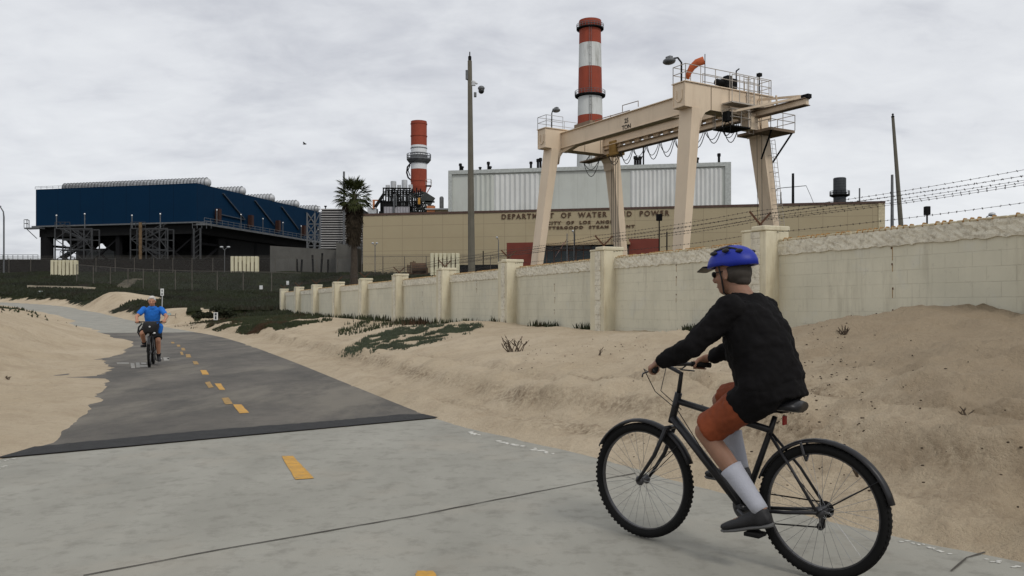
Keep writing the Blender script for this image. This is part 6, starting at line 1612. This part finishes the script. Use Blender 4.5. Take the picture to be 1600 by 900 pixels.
for i in range(mrows+1):
    ph = (PI*.5)*i/mrows
    for k in range(n):
        a = 2*PI*k/n; rx = .145 if math.cos(a) > 0 else .155; r_ = math.sin(ph+.0)
        flt = 1.0+.04*math.cos(6*a)*math.sin(ph*2)
        zz_ = .115*math.cos(ph)*1.0-(.012 if i == mrows and math.cos(a) < 0 else 0)
        vs.append(H(-.008+rx*r_*math.cos(a)*flt, .108*r_*math.sin(a)*flt, .045+zz_))
o = MB().add(vs, [(i*n+k, i*n+(k+1) % n, (i+1)*n+(k+1) % n, (i+1)*n+k) for i in range(mrows) for k in range(n)]).build('helmet', m_helm, p1, smooth=True)
sm = o.modifiers.new('thick', 'SOLIDIFY'); sm.thickness = .02; sm.offset = -1
mb = MB()
for s_ in (-.055, -.02, .02, .055): mb.tube([H(.10-abs(s_)*.3, s_, .120), H(.05, s_*1.1, .149-abs(s_)*.25), H(-.03, s_*1.15, .158-abs(s_)*.3), H(-.10, s_*1.1, .130-abs(s_)*.2)], [.004, .008, .009, .005], 6)
mb.build('vent', m_fblk, o, smooth=True)
mb = MB()
for s_ in (-1, 1):
    for (x_, y_, z_) in ((.05, .085, .118), (-.03, .094, .122), (-.10, .072, .112)): mb.ell(H(x_, s_*y_, z_), (.024, .010, .012), R, 10, 6)
mb.each('vent', m_fblk, o, smooth=True)
mb = MB()
for s_ in (-1, 1): mb.tube([H(.03, s_*.082, .045), H(.02, s_*.080, -.03), H(.035, s_*.045, -.105), H(.04, 0, -.118)], .005, 5)
mb.build('chin_strap', m_fblk, o)
mb = MB(); mb.loft([(H(.13, 0, .055), .085, .006, R @ Vector((0, 1, 0)), R @ Vector((0, 0, 1))), (H(.185, 0, .035), .06, .004, R @ Vector((0, 1, 0)), R @ Vector((0, 0, 1)))], 14); mb.build('visor', m_fblk, o)
mb = MB(); mb.ell(H(-.035, 0, .0), (.083, .086, .072), R, 16, 12); mb.ell(H(-.06, 0, -.045), (.045, .062, .035), R, 14, 10); wrinkle(rem(mb.build('hair', m_hair, p1), .007, 2), .010)
mb = MB()
for s_ in (-1, 1): mb.ell(H(.088, s_*.034, .005), (.008, .028, .018), R, 12, 8); mb.tube([H(.085, s_*.06, .012), H(.0, s_*.080, .012)], .003, 5)
mb.build('sunglasses', m_fblk, p1, smooth=True)

# --- far cyclist ------------------------------------------------------------
RC2 = (-8.67, 20.12); RZ2 = math.atan2(-.945, .325)
bike2 = bicycle('dark upright bicycle ridden towards the viewer on the asphalt', (RC2[0], RC2[1], .012), RZ2, m_fblk, bar_z=1.04, bar_x=.86, bar_w=.66, crank_a=math.radians(262), saddle=(.20, .88), fender=True)
Jf = dict(head=V3(.42, 0, 1.52), face=(1, -.05, -.22), neck=V3(.35, 0, 1.385), pelvis=V3(.21, 0, .96), chest=V3(.31, 0, 1.22), girth=.96, shw=.19,
          sh_l=V3(.34, .19, 1.33), sh_r=V3(.34, -.19, 1.33), el_l=V3(.50, .325, 1.16), el_r=V3(.50, -.325, 1.16), wr_l=V3(.72, .30, 1.075), wr_r=V3(.72, -.30, 1.075),
          grip_l=V3(.795, .275, 1.037), grip_r=V3(.795, -.275, 1.037), gax_l=V3(.5, -.85, .05), gax_r=V3(.5, .85, .05),
          hip_l=V3(.23, .10, .93), hip_r=V3(.23, -.10, .93), kn_l=V3(.50, .14, .58), kn_r=V3(.60, -.20, .76), an_l=V3(.37, .14, .22), an_r=V3(.42, -.165, .52),
          toe_l=V3(.50, .16, .14), toe_r=V3(.57, -.19, .475))
sk2 = skinmat('skin_far', (.40, .20, .125)); m_polo = mat('blue_polo', (.015, .14, .52), .85, var=.1, scale=5, bmp=.2); m_bsh = mat('black_shorts', (.012, .012, .014), .9); m_wh = mat('white_hair', (.55, .53, .50), .9, bmp=.4, bscale=60)
p2, H, R, cl = person('white haired person in a blue polo and black shorts cycling towards the viewer', (RC2[0], RC2[1], .012), RZ2, Jf, sk2, m_wh, .009)
shirt(p2, Jf, cl, m_polo, 'polo_shirt', False, .010, .012); shorts(p2, Jf, cl, m_bsh, .72, .010)
for sd_ in ('l', 'r'): sock(p2, Jf, sd_, m_bsh, .84); shoe(p2, Jf, sd_, m_shoe, m_sole)
mb = MB(); mb.ell(H(-.022, 0, .045), (.098, .083, .082), R, 18, 12); mb.ell(H(-.05, 0, -.01), (.062, .078, .06), R, 14, 10); mb.ell(H(.045, 0, .098), (.045, .06, .025), R, 12, 8)
for s_ in (-1, 1): mb.ell(H(-.015, s_*.073, .01), (.03, .012, .04), R)
rem(mb.build('hair', m_wh, p2), .008, 2)
mb = MB(); mb.lathe(Jf['neck']+V3(-.005, 0, .0), [(.085, -.03), (.075, .02), (.070, .02)], 16); mb.build('collar', m_polo, p2, smooth=True)
bag = thing('handlebar_bag', 'black bag strapped to the oncoming cyclist\'s handlebar', 'bag', (RC2[0], RC2[1], .012), RZ2)
mb = MB(); mb.loft([((.985, 0, .77), .12, .07, (0, 1, 0), (1, 0, 0)), ((.99, 0, .83), .15, .08, (0, 1, 0), (1, 0, 0)), ((.99, 0, .96), .16, .085, (0, 1, 0), (1, 0, 0)), ((.98, 0, 1.02), .145, .075, (0, 1, 0), (1, 0, 0)), ((.975, 0, 1.045), .11, .05, (0, 1, 0), (1, 0, 0))], 20); mb.build('pouch', mat('black_nylon', (.012, .012, .013), .7, bmp=.2), bag, smooth=True)
MB().lathe((1.078, 0, .93), [(.022, 0), (.018, .006), (.001, .008)], 12, 'x').build('emblem', m_lt, bag)
MB().box((1.03, .09, .785), (.03, .06, .03)).build('buckle', m_lampw, bag, bevel=.006)
mb = MB(); mb.tube([(.96, -.17, 1.0), (.93, -.24, .92), (.92, -.26, .80), (.90, -.22, .70)], [.018, .022, .02, .008], 8); mb.build('loose_strap', mat('black_nylon', (.012, .012, .013), .7), bag, smooth=True)
jk = thing('blue_cloth', 'blue cloth hanging from the oncoming cyclist\'s handlebar beside the bag', 'cloth', (RC2[0], RC2[1], .012), RZ2)
mb = MB(); mb.loft([((.88, .22, 1.0), .03, .03, (0, 1, 0), (1, 0, 0)), ((.86, .235, .93), .045, .04, (0, 1, 0), (1, 0, 0)), ((.84, .205, .80), .05, .03, (0, 1, 0), (1, 0, 0)), ((.84, .20, .76), .02, .02, (0, 1, 0), (1, 0, 0))], 14); mb.build('fold', m_polo, jk, smooth=True)
